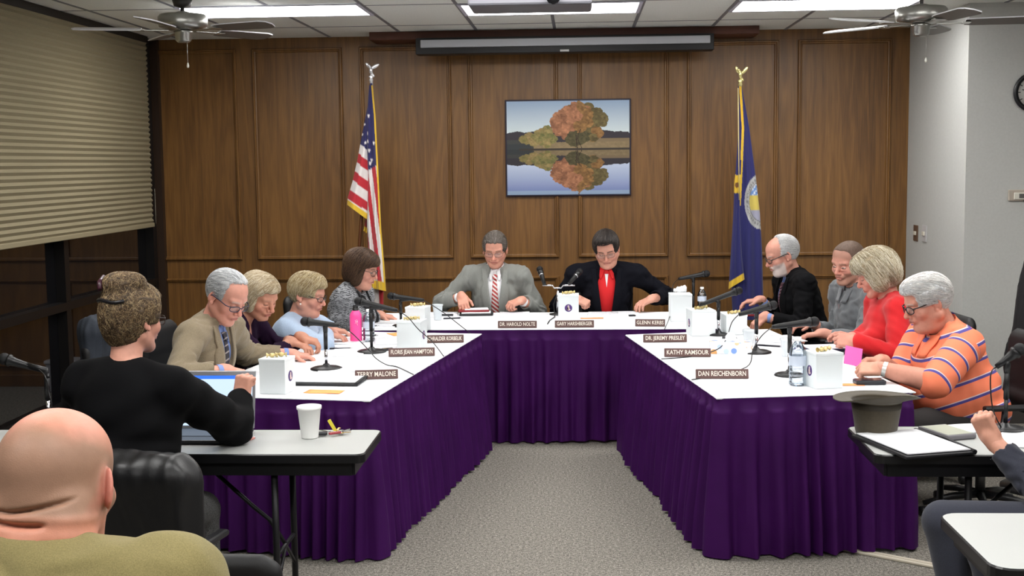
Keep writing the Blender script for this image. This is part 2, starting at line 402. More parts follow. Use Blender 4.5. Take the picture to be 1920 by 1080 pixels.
# --- ceiling fans
STEEL = mat('brushed_nickel', (170, 170, 165), .3, metal=.9, var=.05, vscale=30)
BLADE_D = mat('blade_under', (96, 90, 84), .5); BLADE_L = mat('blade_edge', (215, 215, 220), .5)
def fan(px, py, Y, rot, label):
    p = at(px, py, Y=Y); z0 = p[2]
    t = empty('ceiling_fan', (p[0], Y, z0), label=label, cat='ceiling fan', group='ceiling fans')
    hz = ZC-z0
    MB().lathe([(0, -.038), (.10, -.035), (.145, -.022), (.15, .0), (.15, .042), (.138, .056), (.06, .064), (.03, .075), (0, .075)], n=36).build('motor', STEEL, t)
    MB().lathe([(.012, .07), (.012, hz-.06), (.05, hz-.05), (.065, hz-.002), (0, hz)], n=16).build('rod', mat('rod_dark', (90, 88, 88), .3, metal=.7), t)
    MB().lathe([(0, -.115), (.035, -.113), (.048, -.10), (.052, -.055), (.06, -.045), (.03, -.036), (0, -.036)], n=28).build('switch_housing', STEEL, t)
    for k in range(5):
        a = rot+k*2*PI/5; R = Matrix.Rotation(a, 3, 'Z') @ Matrix.Rotation(math.radians(-11), 3, 'X')
        br = MB(); br.box((.165, 0, -.042), (.16, .035, .006), bev=.002); br.box((.255, 0, -.042), (.05, .09, .006), bev=.002)
        br.v = [tuple(Matrix.Rotation(a, 3, 'Z') @ Vector(v)) for v in br.v]; br.build('blade_arm', STEEL, t)
        out = [(.25, -.052), (.30, -.062), (.60, -.07), (.645, -.05), (.66, 0), (.645, .05), (.60, .07), (.30, .062), (.25, .052)]
        bl = MB().prism(out, -.003, .004); bl.v = [tuple(R @ Vector((v[0], v[1], v[2]))+Vector((0, 0, -.036))) for v in bl.v]
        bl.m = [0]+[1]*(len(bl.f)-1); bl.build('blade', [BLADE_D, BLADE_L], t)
    c = MB().tube([(.028, -.02, -.11), (.028, -.02, -.24)], .0018, 6)
    c.build('pull_chain', mat('chain_silver', (190, 190, 185), .35, metal=.8), t)
    MB().lathe([(0, -.02), (.006, -.018), (.008, -.008), (.004, .01), (0, .012)], (.028, -.02, -.25), n=10).build('pull_knob', mat('knob_white', (225, 225, 215), .5), t)
fan(343, 45, 7.75, math.radians(195), 'brushed nickel ceiling fan at the left, in front of the blind and oak wall')
fan(1727, 32, 7.7, math.radians(208), 'brushed nickel ceiling fan at the right, in front of the pale wall')
# --- switches on the return wall
def plate(px, py, c, label):
    p = at(px, py, X=XR-.004)
    t = empty('switch_plate', (XR, p[1], p[2]), label=label, cat='light switch')
    MB().box((-.004, 0, 0), (.008, .12, .125), bev=.003).build('plate', c, t); MB().box((-.012, 0, .0), (.014, .05, .03), bev=.003).build('toggle', mat('toggle_cream', (205, 200, 185), .4), t)
plate(1717, 437, mat('switch_brown', (96, 74, 60), .5), 'brown wall switch plate, the one nearer the oak wall')
plate(1733, 438, mat('switch_white', (190, 188, 190), .4), 'pale wall switch plate beside the brown one')
# thermostat
p = at(1908, 366, Y=YR)
t = empty('thermostat', (p[0], YR, p[2]), label='small beige wall unit below the clock on the right', cat='thermostat')
MB().box((0, -.012, 0), (.13, .024, .075), bev=.004).build('base', mat('unit_beige', (170, 160, 148), .5), t)
MB().box((.01, -.028, -.005), (.085, .012, .045), bev=.003).build('cover', mat('unit_cover', (215, 212, 200), .4), t)
MB().box((.022, -.0355, -.004), (.045, .004, .03)).build('display', mat('unit_grey', (95, 92, 90), .3), t)
# clock
p = at(1937, 173, Y=YR)
t = empty('wall_clock', (p[0], YR, p[2]), label='round wall clock with a black rim at the right edge', cat='clock')
Rx = Matrix.Rotation(PI/2, 3, 'X')
MB().lathe([(.105, 0), (.132, .002), (.137, .02), (.13, .032), (.117, .03), (.113, .02), (.105, .02)], R=Rx, n=48).build('rim', mat('clock_rim', (14, 14, 20), .35), t)
MB().lathe([(0, .004), (.114, .004), (.114, .008), (0, .008)], R=Rx, n=48).build('face', mat('clock_face', (205, 205, 200), .5), t)
hb = MB()
for k in range(12):
    a = k*PI/6; R = Matrix.Rotation(a, 3, 'Y'); c = R @ Vector((0, 0, .095)); hb.box((c.x, -.0095, c.z), (.005, .003, .02), R=R)
hb.box((.015, -.012, .022), (.007, .002, .06), R=Matrix.Rotation(.6, 3, 'Y')); hb.box((-.035, -.014, .008), (.005, .002, .085), R=Matrix.Rotation(-1.35, 3, 'Y'))
hb.build('hands', mat('ink_black', (15, 15, 15), .5), t)
# small grey box against the back wall (seen mirrored in the window)
t = empty('storage_box', (-2.83, YW-.2, 0), label='low pale grey box on the carpet by the oak wall', cat='box')
MB().box((0, 0, .12), (.26, .2, .24), bev=.01).build('body', mat('box_grey', (150, 150, 158), .6), t); MB().box((0, 0, .25), (.28, .22, .03), bev=.008).build('lid', mat('box_lid', (170, 170, 176), .6), t)
DBG = False
# ================================================================== SCULPTING: blended solids meshed on a grid
def V3(*a): return np.array(a, float)
def unit(v): v = np.asarray(v, float); return v/max(np.linalg.norm(v), 1e-9)
def rotm(axis, deg):
    return np.array(Matrix.Rotation(math.radians(deg), 3, axis))
def rot_about(ax, deg):
    return np.array(Matrix.Rotation(math.radians(deg), 3, Vector(ax)))
class Fr:
    """a local frame: columns of R are its axes"""
    def __init__(s, o, R): s.o = np.asarray(o, float); s.R = np.asarray(R, float)
    def p(s, *a): return s.o+s.R @ np.array(a, float)
    def d(s, *a): return s.R @ np.array(a, float)
I3 = np.eye(3)
def cap(a, b, ra, rb=None, k=.01, op='u', flat=None): return ('c', np.asarray(a, float), np.asarray(b, float), ra, ra if rb is None else rb, k, op, flat)
def ell(c, r, R=I3, k=.01, op='u'): return ('e', np.asarray(c, float), np.asarray(r, float), np.asarray(R, float), k, op)
def rbx(c, hlf, R=I3, rd=.005, k=.01, op='u'): return ('b', np.asarray(c, float), np.asarray(hlf, float), np.asarray(R, float), rd, k, op)
def pdist(p, X, Y, Z):
    t = p[0]
    if t == 'c':
        a, b, ra, rb = p[1:5]; ba = b-a; L2 = float(ba @ ba)+1e-12
        x, y, z = X-a[0], Y-a[1], Z-a[2]
        h = np.clip((x*ba[0]+y*ba[1]+z*ba[2])/L2, 0, 1)
        return np.sqrt((x-h*ba[0])**2+(y-h*ba[1])**2+(z-h*ba[2])**2)-(ra+(rb-ra)*h)
    if t == 'e':
        c, r, R = p[1:4]; x, y, z = X-c[0], Y-c[1], Z-c[2]
        u = x*R[0, 0]+y*R[1, 0]+z*R[2, 0]; v = x*R[0, 1]+y*R[1, 1]+z*R[2, 1]; w = x*R[0, 2]+y*R[1, 2]+z*R[2, 2]
        k0 = np.sqrt((u/r[0])**2+(v/r[1])**2+(w/r[2])**2); k1 = np.sqrt((u/r[0]**2)**2+(v/r[1]**2)**2+(w/r[2]**2)**2)
        return np.where(k1 > 1e-6, k0*(k0-1)/np.maximum(k1, 1e-6), -min(r))
    c, hf, R, rd = p[1:5]; x, y, z = X-c[0], Y-c[1], Z-c[2]
    u = np.abs(x*R[0, 0]+y*R[1, 0]+z*R[2, 0])-hf[0]+rd; v = np.abs(x*R[0, 1]+y*R[1, 1]+z*R[2, 1])-hf[1]+rd; w = np.abs(x*R[0, 2]+y*R[1, 2]+z*R[2, 2])-hf[2]+rd
    return np.sqrt(np.maximum(u, 0)**2+np.maximum(v, 0)**2+np.maximum(w, 0)**2)+np.minimum(np.maximum(np.maximum(u, v), w), 0)-rd
def comb(d, q, k, op):
    if op == 'u': h = np.maximum(k-np.abs(d-q), 0)/k; return np.minimum(d, q)-h*h*k*.25
    if op == 's': h = np.maximum(k-np.abs(d+q), 0)/k; return np.maximum(d, -q)+h*h*k*.25
    if op == 'i': h = np.maximum(k-np.abs(d-q), 0)/k; return np.maximum(d, q)+h*h*k*.25
def kop(p): return (p[5], p[6]) if p[0] in 'cb' else (p[4], p[5])
def ext(p):
    if p[0] == 'c': r = max(p[3], p[4]); return np.minimum(p[1], p[2])-r, np.maximum(p[1], p[2])+r
    r = np.abs(p[3]) @ p[2] if p[0] == 'b' else np.sqrt((p[3]**2) @ (p[2]**2)); return p[1]-r, p[1]+r
def evalp(prims, P):
    P = np.asarray(P, float); d = np.full(len(P), 1.)
    for p in prims:
        k, op = kop(p); d = comb(d, pdist(p, P[:, 0], P[:, 1], P[:, 2]), k, op)
    return d
def sculpt(prims, h, lo=None, hi=None, fn=None):
    """mesh the solids; fn(X,Y,Z)->displacement added to the distance"""
    if lo is None:
        E_ = [ext(p) for p in prims if kop(p)[1] == 'u']; lo = np.min([e[0] for e in E_], 0)-3*h; hi = np.max([e[1] for e in E_], 0)+3*h
    lo = np.asarray(lo, float); hi = np.asarray(hi, float)
    n = np.ceil((hi-lo)/h).astype(int)+1
    ax = [(lo[i]+h*np.arange(n[i])).astype(np.float32) for i in range(3)]
    d = np.full(tuple(n), .2, np.float32)
    for p in prims:
        k, op = kop(p); e0, e1 = ext(p); mg = k+3*h+.012
        i0 = np.clip(np.floor((e0-mg-lo)/h).astype(int), 0, n); i1 = np.clip(np.ceil((e1+mg-lo)/h).astype(int)+1, 0, n)
        if op == 'i': i0 = np.zeros(3, int); i1 = n
        if (i1 <= i0).any(): continue
        sl = tuple(slice(a, b) for a, b in zip(i0, i1))
        X = ax[0][sl[0]][:, None, None]; Y = ax[1][sl[1]][None, :, None]; Z = ax[2][sl[2]][None, None, :]
        d[sl] = comb(d[sl], pdist(p, X, Y, Z).astype(np.float32), k, op)
    if fn is not None:
        near = np.nonzero(np.abs(d) < .03)
        d[near] += fn(ax[0][near[0]], ax[1][near[1]], ax[2][near[2]]).astype(np.float32)
    # close the border
    for a in range(3):
        s0 = [slice(None)]*3; s0[a] = 0; d[tuple(s0)] = np.maximum(d[tuple(s0)], h*.5); s0[a] = -1; d[tuple(s0)] = np.maximum(d[tuple(s0)], h*.5)
    return surfnet(d, lo, h)
def surfnet(d, lo, h):
    s = (d < 0)
    cnt = np.zeros(tuple(x-1 for x in d.shape), np.int8)
    for i in (0, 1):
        for j in (0, 1):
            for k in (0, 1): cnt += s[i:s.shape[0]-1+i, j:s.shape[1]-1+j, k:s.shape[2]-1+k]
    A = np.nonzero((cnt > 0) & (cnt < 8)); M = len(A[0])
    idx = np.full(cnt.shape, -1, np.int32); idx[A] = np.arange(M)
    acc = np.zeros((M, 3)); num = np.zeros(M)
    cr = [(i, j, k) for i in (0, 1) for j in (0, 1) for k in (0, 1)]
    cd = {c: d[A[0]+c[0], A[1]+c[1], A[2]+c[2]].astype(float) for c in cr}
    for a in cr:
        for ax in range(3):
            if a[ax] == 1: continue
            b = list(a); b[ax] = 1; b = tuple(b); da, db = cd[a], cd[b]; mk = (da < 0) != (db < 0)
            t = np.where(mk, da/np.where(np.abs(da-db) < 1e-12, 1, da-db), 0)
            for q in range(3): acc[:, q] += np.where(mk, a[q]+(t if q == ax else 0), 0)
            num += mk
    V = (acc/num[:, None]+np.stack(A, 1))*h+lo
    Q = []
    for ax in range(3):
        s0 = [slice(0, -1)]*3; s1 = [slice(0, -1)]*3
        o1, o2 = [(1, 2), (2, 0), (0, 1)][ax]
        sl0 = [slice(None)]*3; sl1 = [slice(None)]*3
        sl0[ax] = slice(0, -1); sl1[ax] = slice(1, None)
        for o in (o1, o2): sl0[o] = slice(1, -1); sl1[o] = slice(1, -1)
        a, b = s[tuple(sl0)], s[tuple(sl1)]
        E_ = np.nonzero(a != b); out = a[E_]
        c = [E_[0].copy(), E_[1].copy(), E_[2].copy()]
        c[o1] = c[o1]+1; c[o2] = c[o2]+1
        def cell(d1, d2):
            q = [c[0], c[1], c[2]]; q[o1] = q[o1]-d1; q[o2] = q[o2]-d2; return idx[q[0], q[1], q[2]]
        q = np.stack([cell(1, 1), cell(0, 1), cell(0, 0), cell(1, 0)], 1)
        q[~out] = q[~out][:, ::-1]; Q.append(q)
    return V, np.concatenate(Q)
def join(parts):
    Vs, Qs, o = [], [], 0
    for V, Q in parts: Vs.append(V); Qs.append(Q+o); o += len(V)
    return np.concatenate(Vs), np.concatenate(Qs)
def shoot(prims, O, D, far=.6, steps=48):
    """walk along D from points O until the solid is met"""
    O = np.asarray(O, float); D = unit(D); t = np.zeros(len(O))
    for _ in range(steps): t = np.clip(t+np.clip(evalp(prims, O+t[:, None]*D)*.7, -.03, .03), 0, far)
    return O+t[:, None]*D
def drape(prims, fr, xu, off, th, D=None, y0=.35):
    """lay a thin patch (grid of x,z in frame fr) on the front (+y) of the solid"""
    a, b = xu.shape[:2]; P = np.array([fr.p(x, y0, z) for x, z in xu.reshape(-1, 2)])
    S = shoot(prims, P, -fr.d(0, 1, 0) if D is None else D).reshape(a, b, 3); f = fr.d(0, 1, 0)
    return slab(S+f*off, f*th)
def slab(S, dv):
    a, b = S.shape[:2]; mb = MB(); T = S+dv; mb.grid(T, True, True); o = len(mb.v); mb.grid(S, True)
    for i in range(a-1):
        mb.f.append((i*b, (i+1)*b, o+(i+1)*b, o+i*b)); mb.f.append(((i+1)*b+b-1, i*b+b-1, o+i*b+b-1, o+(i+1)*b+b-1)); mb.m += [0, 0]; mb.sm += [False, False]
    for j in range(b-1):
        mb.f.append((j+1, j, o+j, o+j+1)); mb.f.append(((a-1)*b+j, (a-1)*b+j+1, o+(a-1)*b+j+1, o+(a-1)*b+j)); mb.m += [0, 0]; mb.sm += [False, False]
    return mb
def wob(X, Y, Z, f, seed=0):
    r = np.random.RandomState(seed); o = 0
    for i in range(5):
        w = r.normal(size=3)*f*(1+.5*i); ph = r.uniform(0, 6.28, 1); o = o+np.sin(w[0]*X+w[1]*Y+w[2]*Z+ph)/(1+.5*i)
    return o*.35

# ------------------------------------------------------------------ heads
def head_prims(H, P):
    fat = P.get('fat', 0); nose = P.get('nose', 1.); jaw = P.get('jaw', 1.)
    L = []
    L.append(ell(H.p(0, -.018, .03), (.076, .096, .087), H.R))
    L.append(ell(H.p(0, .012, .045), (.068, .076, .064), H.R, .03))
    L.append(ell(H.p(0, .028, -.028), (.062+fat*.3, .060, .078), H.R, .03))
    for s in (-1, 1):
        L.append(cap(H.p(s*(.054+fat*.4)*jaw, -.008, -.055), H.p(s*.018*jaw, .064, -.098), .017+fat*.4, .018, .03))
        L.append(ell(H.p(s*.043, .056, -.028), (.024+fat*.3, .024, .024), H.R, .02))
        L.append(cap(H.p(s*.045, .072, .024), H.p(s*.014, .084, .02), .008, .009, .018))
    L.append(ell(H.p(0, .072, -.098), (.022, .019, .017), H.R, .02))
    if fat: L.append(ell(H.p(0, .025, -.105), (.05+fat*.6, .05+fat*.3, .02+fat*.5), H.R, .03))
    for s in (-1, 1):
        L.append(ell(H.p(s*.033, .096, .001), (.018, .014, .012), H.R, .012, 's'))
        L.append(ell(H.p(s*.032, .0755, .0), (.0125, .0125, .0115), H.R, .004))
        L.append(cap(H.p(s*.020, .087, -.003), H.p(s*.043, .081, -.004), .0022, .0016, .003))  # lower edge of lid
        L.append(cap(H.p(s*.022, .088, -.016), H.p(s*.045, .078, -.014), .004, .003, .01))    # bag under the eye
    n = nose
    L.append(cap(H.p(0, .083, .012), H.p(0, .083+.026*n, -.028), .0075, .0105*n, .012))
    L.append(ell(H.p(0, .083+.026*n, -.032), (.0115*n, .010, .0095), H.R, .006))
    for s in (-1, 1):
        L.append(ell(H.p(s*.0125*n, .095, -.035), (.008, .010, .0075), H.R, .006))
        L.append(cap(H.p(s*.021, .090, -.036), H.p(s*.033, .079, -.058), .0022, .002, .007, 's'))  # smile line
    L.append(ell(H.p(0, .082, -.056), (.03, .016, .018), H.R, .014))
    L.append(cap(H.p(-.02, .091, -.0565), H.p(.02, .091, -.0565), .0055, k=.006)); L.append(cap(H.p(-.013, .094, -.0665), H.p(.013, .094, -.0665), .0062, k=.006))
    L.append(cap(H.p(-.023, .0975, -.0615), H.p(.023, .0975, -.0615), .0018, k=.003, op='s'))
    for s in (-1, 1):
        E = H.R @ rotm('Z', s*18) @ rotm('X', -12)
        L.append(ell(H.p(s*.082, -.012, -.004), (.0065, .0185, .031), E, .006))
        L.append(ell(H.p(s*.0885, -.008, .002), (.005, .010, .017), E, .005, 's'))
        L.append(ell(H.p(s*.083, -.002, -.030), (.006, .008, .010), E, .006))
    return L
def fbm1(V): return wob(V[:, 0], V[:, 1], V[:, 2], 45, 77)
def head_colors(V, H, P, base):
    """skin colours: lips, mouth line, brows, lash line, flushed nose and cheeks, stubble"""
    q = (V-H.o) @ H.R; x, y, z = q[:, 0], q[:, 1], q[:, 2]; ax = np.abs(x)
    c = np.tile(np.array(lin(base)[:3]), (len(V), 1))
    fac = (y > .03)
    def mixc(w, col, relax=1.):
        nonlocal c
        w = np.clip(w, 0, 1)[:, None]*relax; c = c*(1-w)+np.array(lin(col)[:3])*w
    g = lambda cx, cy, cz, r: np.exp(-(((ax-cx)**2+(y-cy)**2+(z-cz)**2)/r**2))
    mixc(g(.042, .06, -.035, .028)+g(0, .11, -.03, .018)+g(.085, -.01, 0, .03)*.8, P.get('flush', (205, 120, 105)), .45)
    mixc((ax < .024)*(y > .078)*np.exp(-((z+.0615)/.0085)**4), P.get('lips', (178, 106, 96)), .7)
    mixc((ax < .022)*(y > .07)*np.exp(-((z+.0615)/.0018)**2), (90, 40, 38), .8)  # darkened along the groove between the lips
    bro = np.exp(-((z-(.0235-.12*np.abs(ax-.03)))/.0048)**4)*(ax > .012)*(ax < .05)*(y > .06); mixc(bro, P.get('brow', (120, 90, 70)), P.get('browk', .7))
    mixc(np.exp(-((z+.0035)/.0026)**2)*(ax > .019)*(ax < .046)*(y > .07), (60, 38, 32), .85)
    if P.get('open'):
        mixc(np.exp(-((z-.001)/.0026)**4)*(ax > .020)*(ax < .045)*(y > .078), (214, 205, 198), .9)
        mixc(np.exp(-(((ax-.032)/.0045)**2+((z-.0)/.0045)**2)**2)*(y > .07), (60, 45, 38), 1)
    if P.get('beard'):
        w = ((z < -.03)*(y > .02)*(1-g(0, .115, -.03, .02))*(((z < -.045)|(ax > .03)))*1.)
        w = w*np.clip(((y-.0)/.03), 0, 1)*np.clip((-z-.03)/.015, 0, 1)
        w = w*(1-((ax < .024)*(y > .078)*np.exp(-((z+.0615)/.009)**4))); mixc(w, P['beard'], P.get('beardk', .5))
    if P.get('stub'):
        w = np.clip((.085-z-.4*y)/.04, 0, 1)*np.clip((z+.060)/.02, 0, 1)*(y < .06); mixc(w, P['stub'], .7)
        mixc(np.clip((ax-.087)/.010, 0, 1)*np.clip((.045-z)/.02, 0, 1)*np.clip((z+.05)/.02, 0, 1), (214, 130, 116), .75)
        mixc(np.clip((z-.06)/.05, 0, 1)*np.clip(.6+fbm1(V), 0, 1), (226, 150, 132), .55)
    if P.get('scalp'):
        w = np.clip((z-.0-.7*(y-.02))/.02, 0, 1)*(y < .09)*(1-np.clip((z-.085)/.02, 0, 1)*P.get('baldtop', 0)); mixc(w, P['scalp'], P.get('scalpk', .5))
    return c
# ------------------------------------------------------------------ hands
def hand_prims(W, fd, up, side, pose='rest', sc=1.):
    """W wrist point, fd direction of fingers, up = back-of-hand normal, side=+1 if the thumb is on fd x up side"""
    f = unit(fd); u = unit(np.asarray(up, float)-f*(f @ np.asarray(up, float))); t = np.cross(f, u)*side
    H = Fr(W, np.stack([t, f, u], 1)); L = []
    s = sc
    L.append(rbx(H.p(0, .048*s, -.002), (.040*s, .046*s, .0135*s), H.R, .012*s, .01))
    L.append(cap(H.p(0, -.02, 0), H.p(0, .015*s, 0), .026*s, .024*s, .02))
    L.append(ell(H.p(.024*s, .03*s, -.010*s), (.018*s, .03*s, .014*s), H.R, .012))
    curls = {'rest': (18, 28, 18), 'flat': (6, 12, 8), 'fist': (78, 88, 60), 'hold': (48, 52, 32), 'claw': (38, 45, 30), 'point': (18, 28, 18)}[pose]
    ln = [.066, .074, .070, .055]
    for i in range(4):
        bx = (.029-.0195*i)*s; c = list(curls); spl = (5-3.6*i)
        if pose == 'point' and i > 0: c = [70, 80, 50]
        if pose == 'hold': c = [c[0]+i*7, c[1]+i*5, c[2]]
        if pose in ('rest', 'flat'): c = [c[0]+i*3, c[1]+i*3, c[2]]
        p = H.p(bx, (.088-.004*abs(i-1))*s, .0)
        ang = 0.; l = ln[i]*s
        for j, (fr_, r0, r1) in enumerate(((.45, .0098, .0088), (.31, .0088, .0082), (.24, .0082, .007))):
            ang += c[j]; a = math.radians(ang); sp = math.radians(spl)
            d = H.d(math.sin(sp)*math.cos(a), math.cos(sp)*math.cos(a), -math.sin(a)); q = p+d*l*fr_*1.05
            L.append(cap(p, q, r0*s, r1*s, .004)); p = q
    th = {'rest': (.75, .62, -.25), 'flat': (.85, .55, -.1), 'fist': (.25, .55, -.75), 'hold': (.35, .62, -.65), 'claw': (.55, .6, -.55), 'point': (.4, .7, -.6)}[pose]
    p = H.p(.030*s, .022*s, -.006*s); d = H.d(*unit(th)); q = p+d*.042*s; L.append(cap(p, q, .0125*s, .0105*s, .008))
    d2 = H.d(*unit((th[0]*.4-.25*(pose in ('fist', 'hold')), th[1]+.3, th[2]))); L.append(cap(q, q+d2*.03*s, .0105*s, .0085*s, .004))
    return L
# ------------------------------------------------------------------ whole people
def ik(S, W, l1, l2, hint):
    d = W-S; D = np.linalg.norm(d)
    if D > (l1+l2)*.985: k = D/((l1+l2)*.985); l1 *= k; l2 *= k
    n = d/D; a = (l1*l1-l2*l2+D*D)/(2*D); hh = math.sqrt(max(l1*l1-a*a, 0)); hv = np.asarray(hint, float); hv = unit(hv-n*(hv @ n))
    return S+n*a+hv*hh
SKIN = lambda: mat('skin', (210, 160, 140), .5, attr='Col', var=.05, vscale=60, bump=.12, bscale=500, spec=.4)
class Person:
    def __init__(s, hc, face, P):
        s.P = P; s.face = face; a = math.radians(face); s.f = V3(math.cos(a), math.sin(a), 0); s.r = V3(math.sin(a), -math.cos(a), 0)
        z = V3(0, 0, 1); s.hc = np.asarray(hc, float)
        lean = math.radians(P.get('lean', 8)); na = math.radians(P.get('neck', 25)); side = P.get('side', 0.)
        u = z*math.cos(lean)+s.f*math.sin(lean)+s.r*side; u = unit(u)
        nd = unit(z*math.cos(na)+s.f*math.sin(na)+s.r*side*.3); s.hipz = P.get('hipz', .50)
        hs = s.hs = P.get('hs', 1.08)
        s.nb = s.hc-nd*P.get('nl', .150)*hs; L = (s.nb[2]-s.hipz)/u[2]; s.hip = s.nb-u*L; s.L = L; s.u = u
        ff = np.cross(u, s.r); ff = unit(ff); s.r = unit(np.cross(ff, u)); s.T = Fr(s.hip, np.stack([s.r, ff, u], 1))
        hy, hp, hr = P.get('head', (0, 20, 0))
        R = np.array(Matrix.Rotation(math.radians(face-90+hy), 3, 'Z')) @ rotm('X', -hp) @ rotm('Y', hr)
        s.H = Fr(s.hc, R*1.0); s.Hs = R
        s.root_xy = (s.hip[0], s.hip[1])
        # arms
        w = P.get('sw', .185); s.sh = []; s.el = []; s.wr = []
        for i, sd in enumerate((-1, 1)):     # left(-r) then right(+r)
            S = s.T.p(sd*w, .015+P.get('fwd', .0), L-.055+P.get('shz', 0)); W = np.asarray(P['hands'][i][0], float)
            hint = P.get('elb', [(-.5*s.r*1-z*.9), (.5*s.r-z*.9)])[i] if 'elb' in P else (sd*.55*s.r-z*.85-s.f*.1)
            s.sh.append(S); s.wr.append(W); s.el.append(P['elbow'][i] if i in P.get('elbow', {}) else ik(S, W, P.get('ua', .29), P.get('fa', .26), hint))
        b = P.get('belly', 0); s.b = b
        s.kn = []; s.an = []
        for i, sd in enumerate((-1, 1)):
            k = s.hip+s.f*P.get('thigh', .43)+s.r*sd*.12; k[2] = .50; k = P.get('knee', {}).get(i, k); s.kn.append(k); an = k+s.f*P.get('shin', .02)+s.r*0; an[2] = .09; s.an.append(an)
        t = s.T.R; s.obj = None
    def hp(s, *a): return s.hc+s.Hs @ (np.array(a)*s.hs)
    def torso(s, g=0., k=.04, full=True):
        T, L, b = s.T, s.L, s.b; w = s.P.get('sw', .185); bust = s.P.get('bust', 0)
        A = [ell(T.p(0, -.02, .04), (.165+b*.5+g, .115+b*.4+g, .12+g), T.R),
             ell(T.p(0, b*.35, L*.36), (.142+b*.7+g, .105+b*.9+g, L*.32+g), T.R, k),
             ell(T.p(0, .005+b*.2, L*.66), (.158+b*.45+g, .112+b*.4+g, L*.30+g), T.R, k),
             cap(T.p(-w+.02, 0, L-.06+s.P.get('shz', 0)), T.p(w-.02, 0, L-.06+s.P.get('shz', 0)), .055+g+b*.1, k=k),
             cap(T.p(-.05, -.012, L-.015), T.p(-w+.01, 0, L-.045), .045+g, .048+g, k), cap(T.p(.05, -.012, L-.015), T.p(w-.01, 0, L-.045), .045+g, .048+g, k),
             ell(T.p(0, -.045, L-.12), (.13+g, .06+g+b*.2, .11+g), T.R, k)]
        if bust:
            for sd in (-1, 1): A.append(ell(T.p(sd*.075, .085+b*.4, L*.62), (.068+g*.6, .055+bust+g*.6, .065+g*.6), T.R, .04))
        return A
    def arm(s, i, g=0., upto=1., k=.03, start=0.):
        S, E, W = s.sh[i], s.el[i], s.wr[i]; ab = s.P.get('armr', 0.)
        A = [cap(S, E, .052+g+ab, .043+g+ab, k)]
        if upto > .5:
            e = E+(W-E)*(upto*2-1); A.append(cap(E, e, .043+g+ab, .029+g+(.014+ab)*(2-2*upto)+ab*.3, k*.6))
        else: A[0] = cap(S, S+(E-S)*upto*2, .052+g+ab, .045+g+ab, k)
        return A
    def legs(s, g=0., cut=False):
        A = []
        for i in (0, 1):
            sd = (-1, 1)[i]; h0 = s.hip+s.r*sd*.09; h0[2] = s.hip[2]
            A += [cap(h0, s.kn[i], .085+g+s.b*.3, .058+g, .03), cap(s.kn[i]-V3(0, 0, .01), s.an[i], .055+g, .036+g*1.6, .02)]
        return A
    def neck(s, g=0.):
        nk = s.P.get('nk', .055)
        return [cap(s.nb-s.T.d(0, .01, .045), s.hp(0, -.022, -.06), nk+.004+g, nk+g, .03)]
    def build(s, label, feet=(0, 0, 0)):
        P = s.P; base = tuple(c*q for c, q in zip(P.get('skin', (214, 160, 138)), (.95, .92, .91)))
        if DBG: print('PP', label[:30], 'hip', s.hip.round(2), 'L %.2f'%s.L, 'el', s.el[0].round(2), s.el[1].round(2), 'wr', s.wr[0].round(2), s.wr[1].round(2))
        s.o = empty('person', (s.hip[0], s.hip[1], 0), 0, label, 'person', P.get('group'))
        s.off = np.array([s.hip[0], s.hip[1], 0])
        Hf = Fr(s.hc, s.Hs*s.hs)
        # head solids are written for unit scale; build at scale hs through a scaled frame
        hpz = []
        for p in head_prims(Fr(V3(0, 0, 0), I3), P):
            hpz.append(xf(p, s.hc, s.Hs, s.hs))
        if P.get('ev'): hpz += [xf(p, s.hc, s.Hs, s.hs) for p in P['ev']]
        s.headp = hpz
        hh = P.get('hh', .0032)
        allhead = hpz[:6]+s.neck()+hpz[6:]
        if P.get('folds'): allhead += P['folds'](s)
        lo = s.hc-.19*s.hs; hi = s.hc+.19*s.hs; lo[2] = s.nb[2]-.03
        h1 = sculpt(allhead, hh, lo, hi, fn=(lambda X, Y, Z: P['foldfn']((np.stack([X, Y, Z], -1)-s.hc) @ s.Hs/s.hs)) if P.get('foldfn') else None)
        bodyp = s.torso(-.004)+s.arm(0)+s.arm(1)+s.legs(-.006)+s.neck()
        for i in (0, 1): bodyp.append(cap(s.an[i]-V3(0, 0, .03), s.an[i]+s.f*.14-V3(0, 0, .045), .034, .024, .02))
        hands = []
        for i in (0, 1):
            W, fd, up, pose = P['hands'][i]
            hpz_ = hand_prims(np.asarray(W, float), fd, up, 1 if i == 0 else -1, pose, P.get('hsz', 1.))
            full = hpz_+[cap(s.wr[i]-unit(s.wr[i]-s.el[i])*.07, s.wr[i], .031, .027, .02)]
            hands.append(sculpt(full, .0026))
        b1 = sculpt(bodyp, P.get('bh', .0075))
        V, Q = join([h1, b1]+hands); nh = len(h1[0])
        cols = np.ones((len(V), 4), np.float32); cols[:, :3] = lin(base)[:3]
        cols[:nh, :3] = head_colors(s.hc+(h1[0]-s.hc)/s.hs, Fr(s.hc, s.Hs), P, base)
        nb0 = nh+len(b1[0]); 
        cols[nb0:, :3] = np.array(lin(P.get('handc', base))[:3])
        o = np_mesh('body', V-s.off, Q, SKIN(), s.o, cols); s.body = o
        return s
    def part(s, name, VQ, m, cols=None, attrs=None):
        return np_mesh(name, VQ[0]-s.off, VQ[1], m, s.o, cols, attrs=attrs)
    def mpart(s, name, mb, m):
        mb.v = [tuple(np.array(v)-s.off) for v in mb.v]; return mb.build(name, m, s.o)
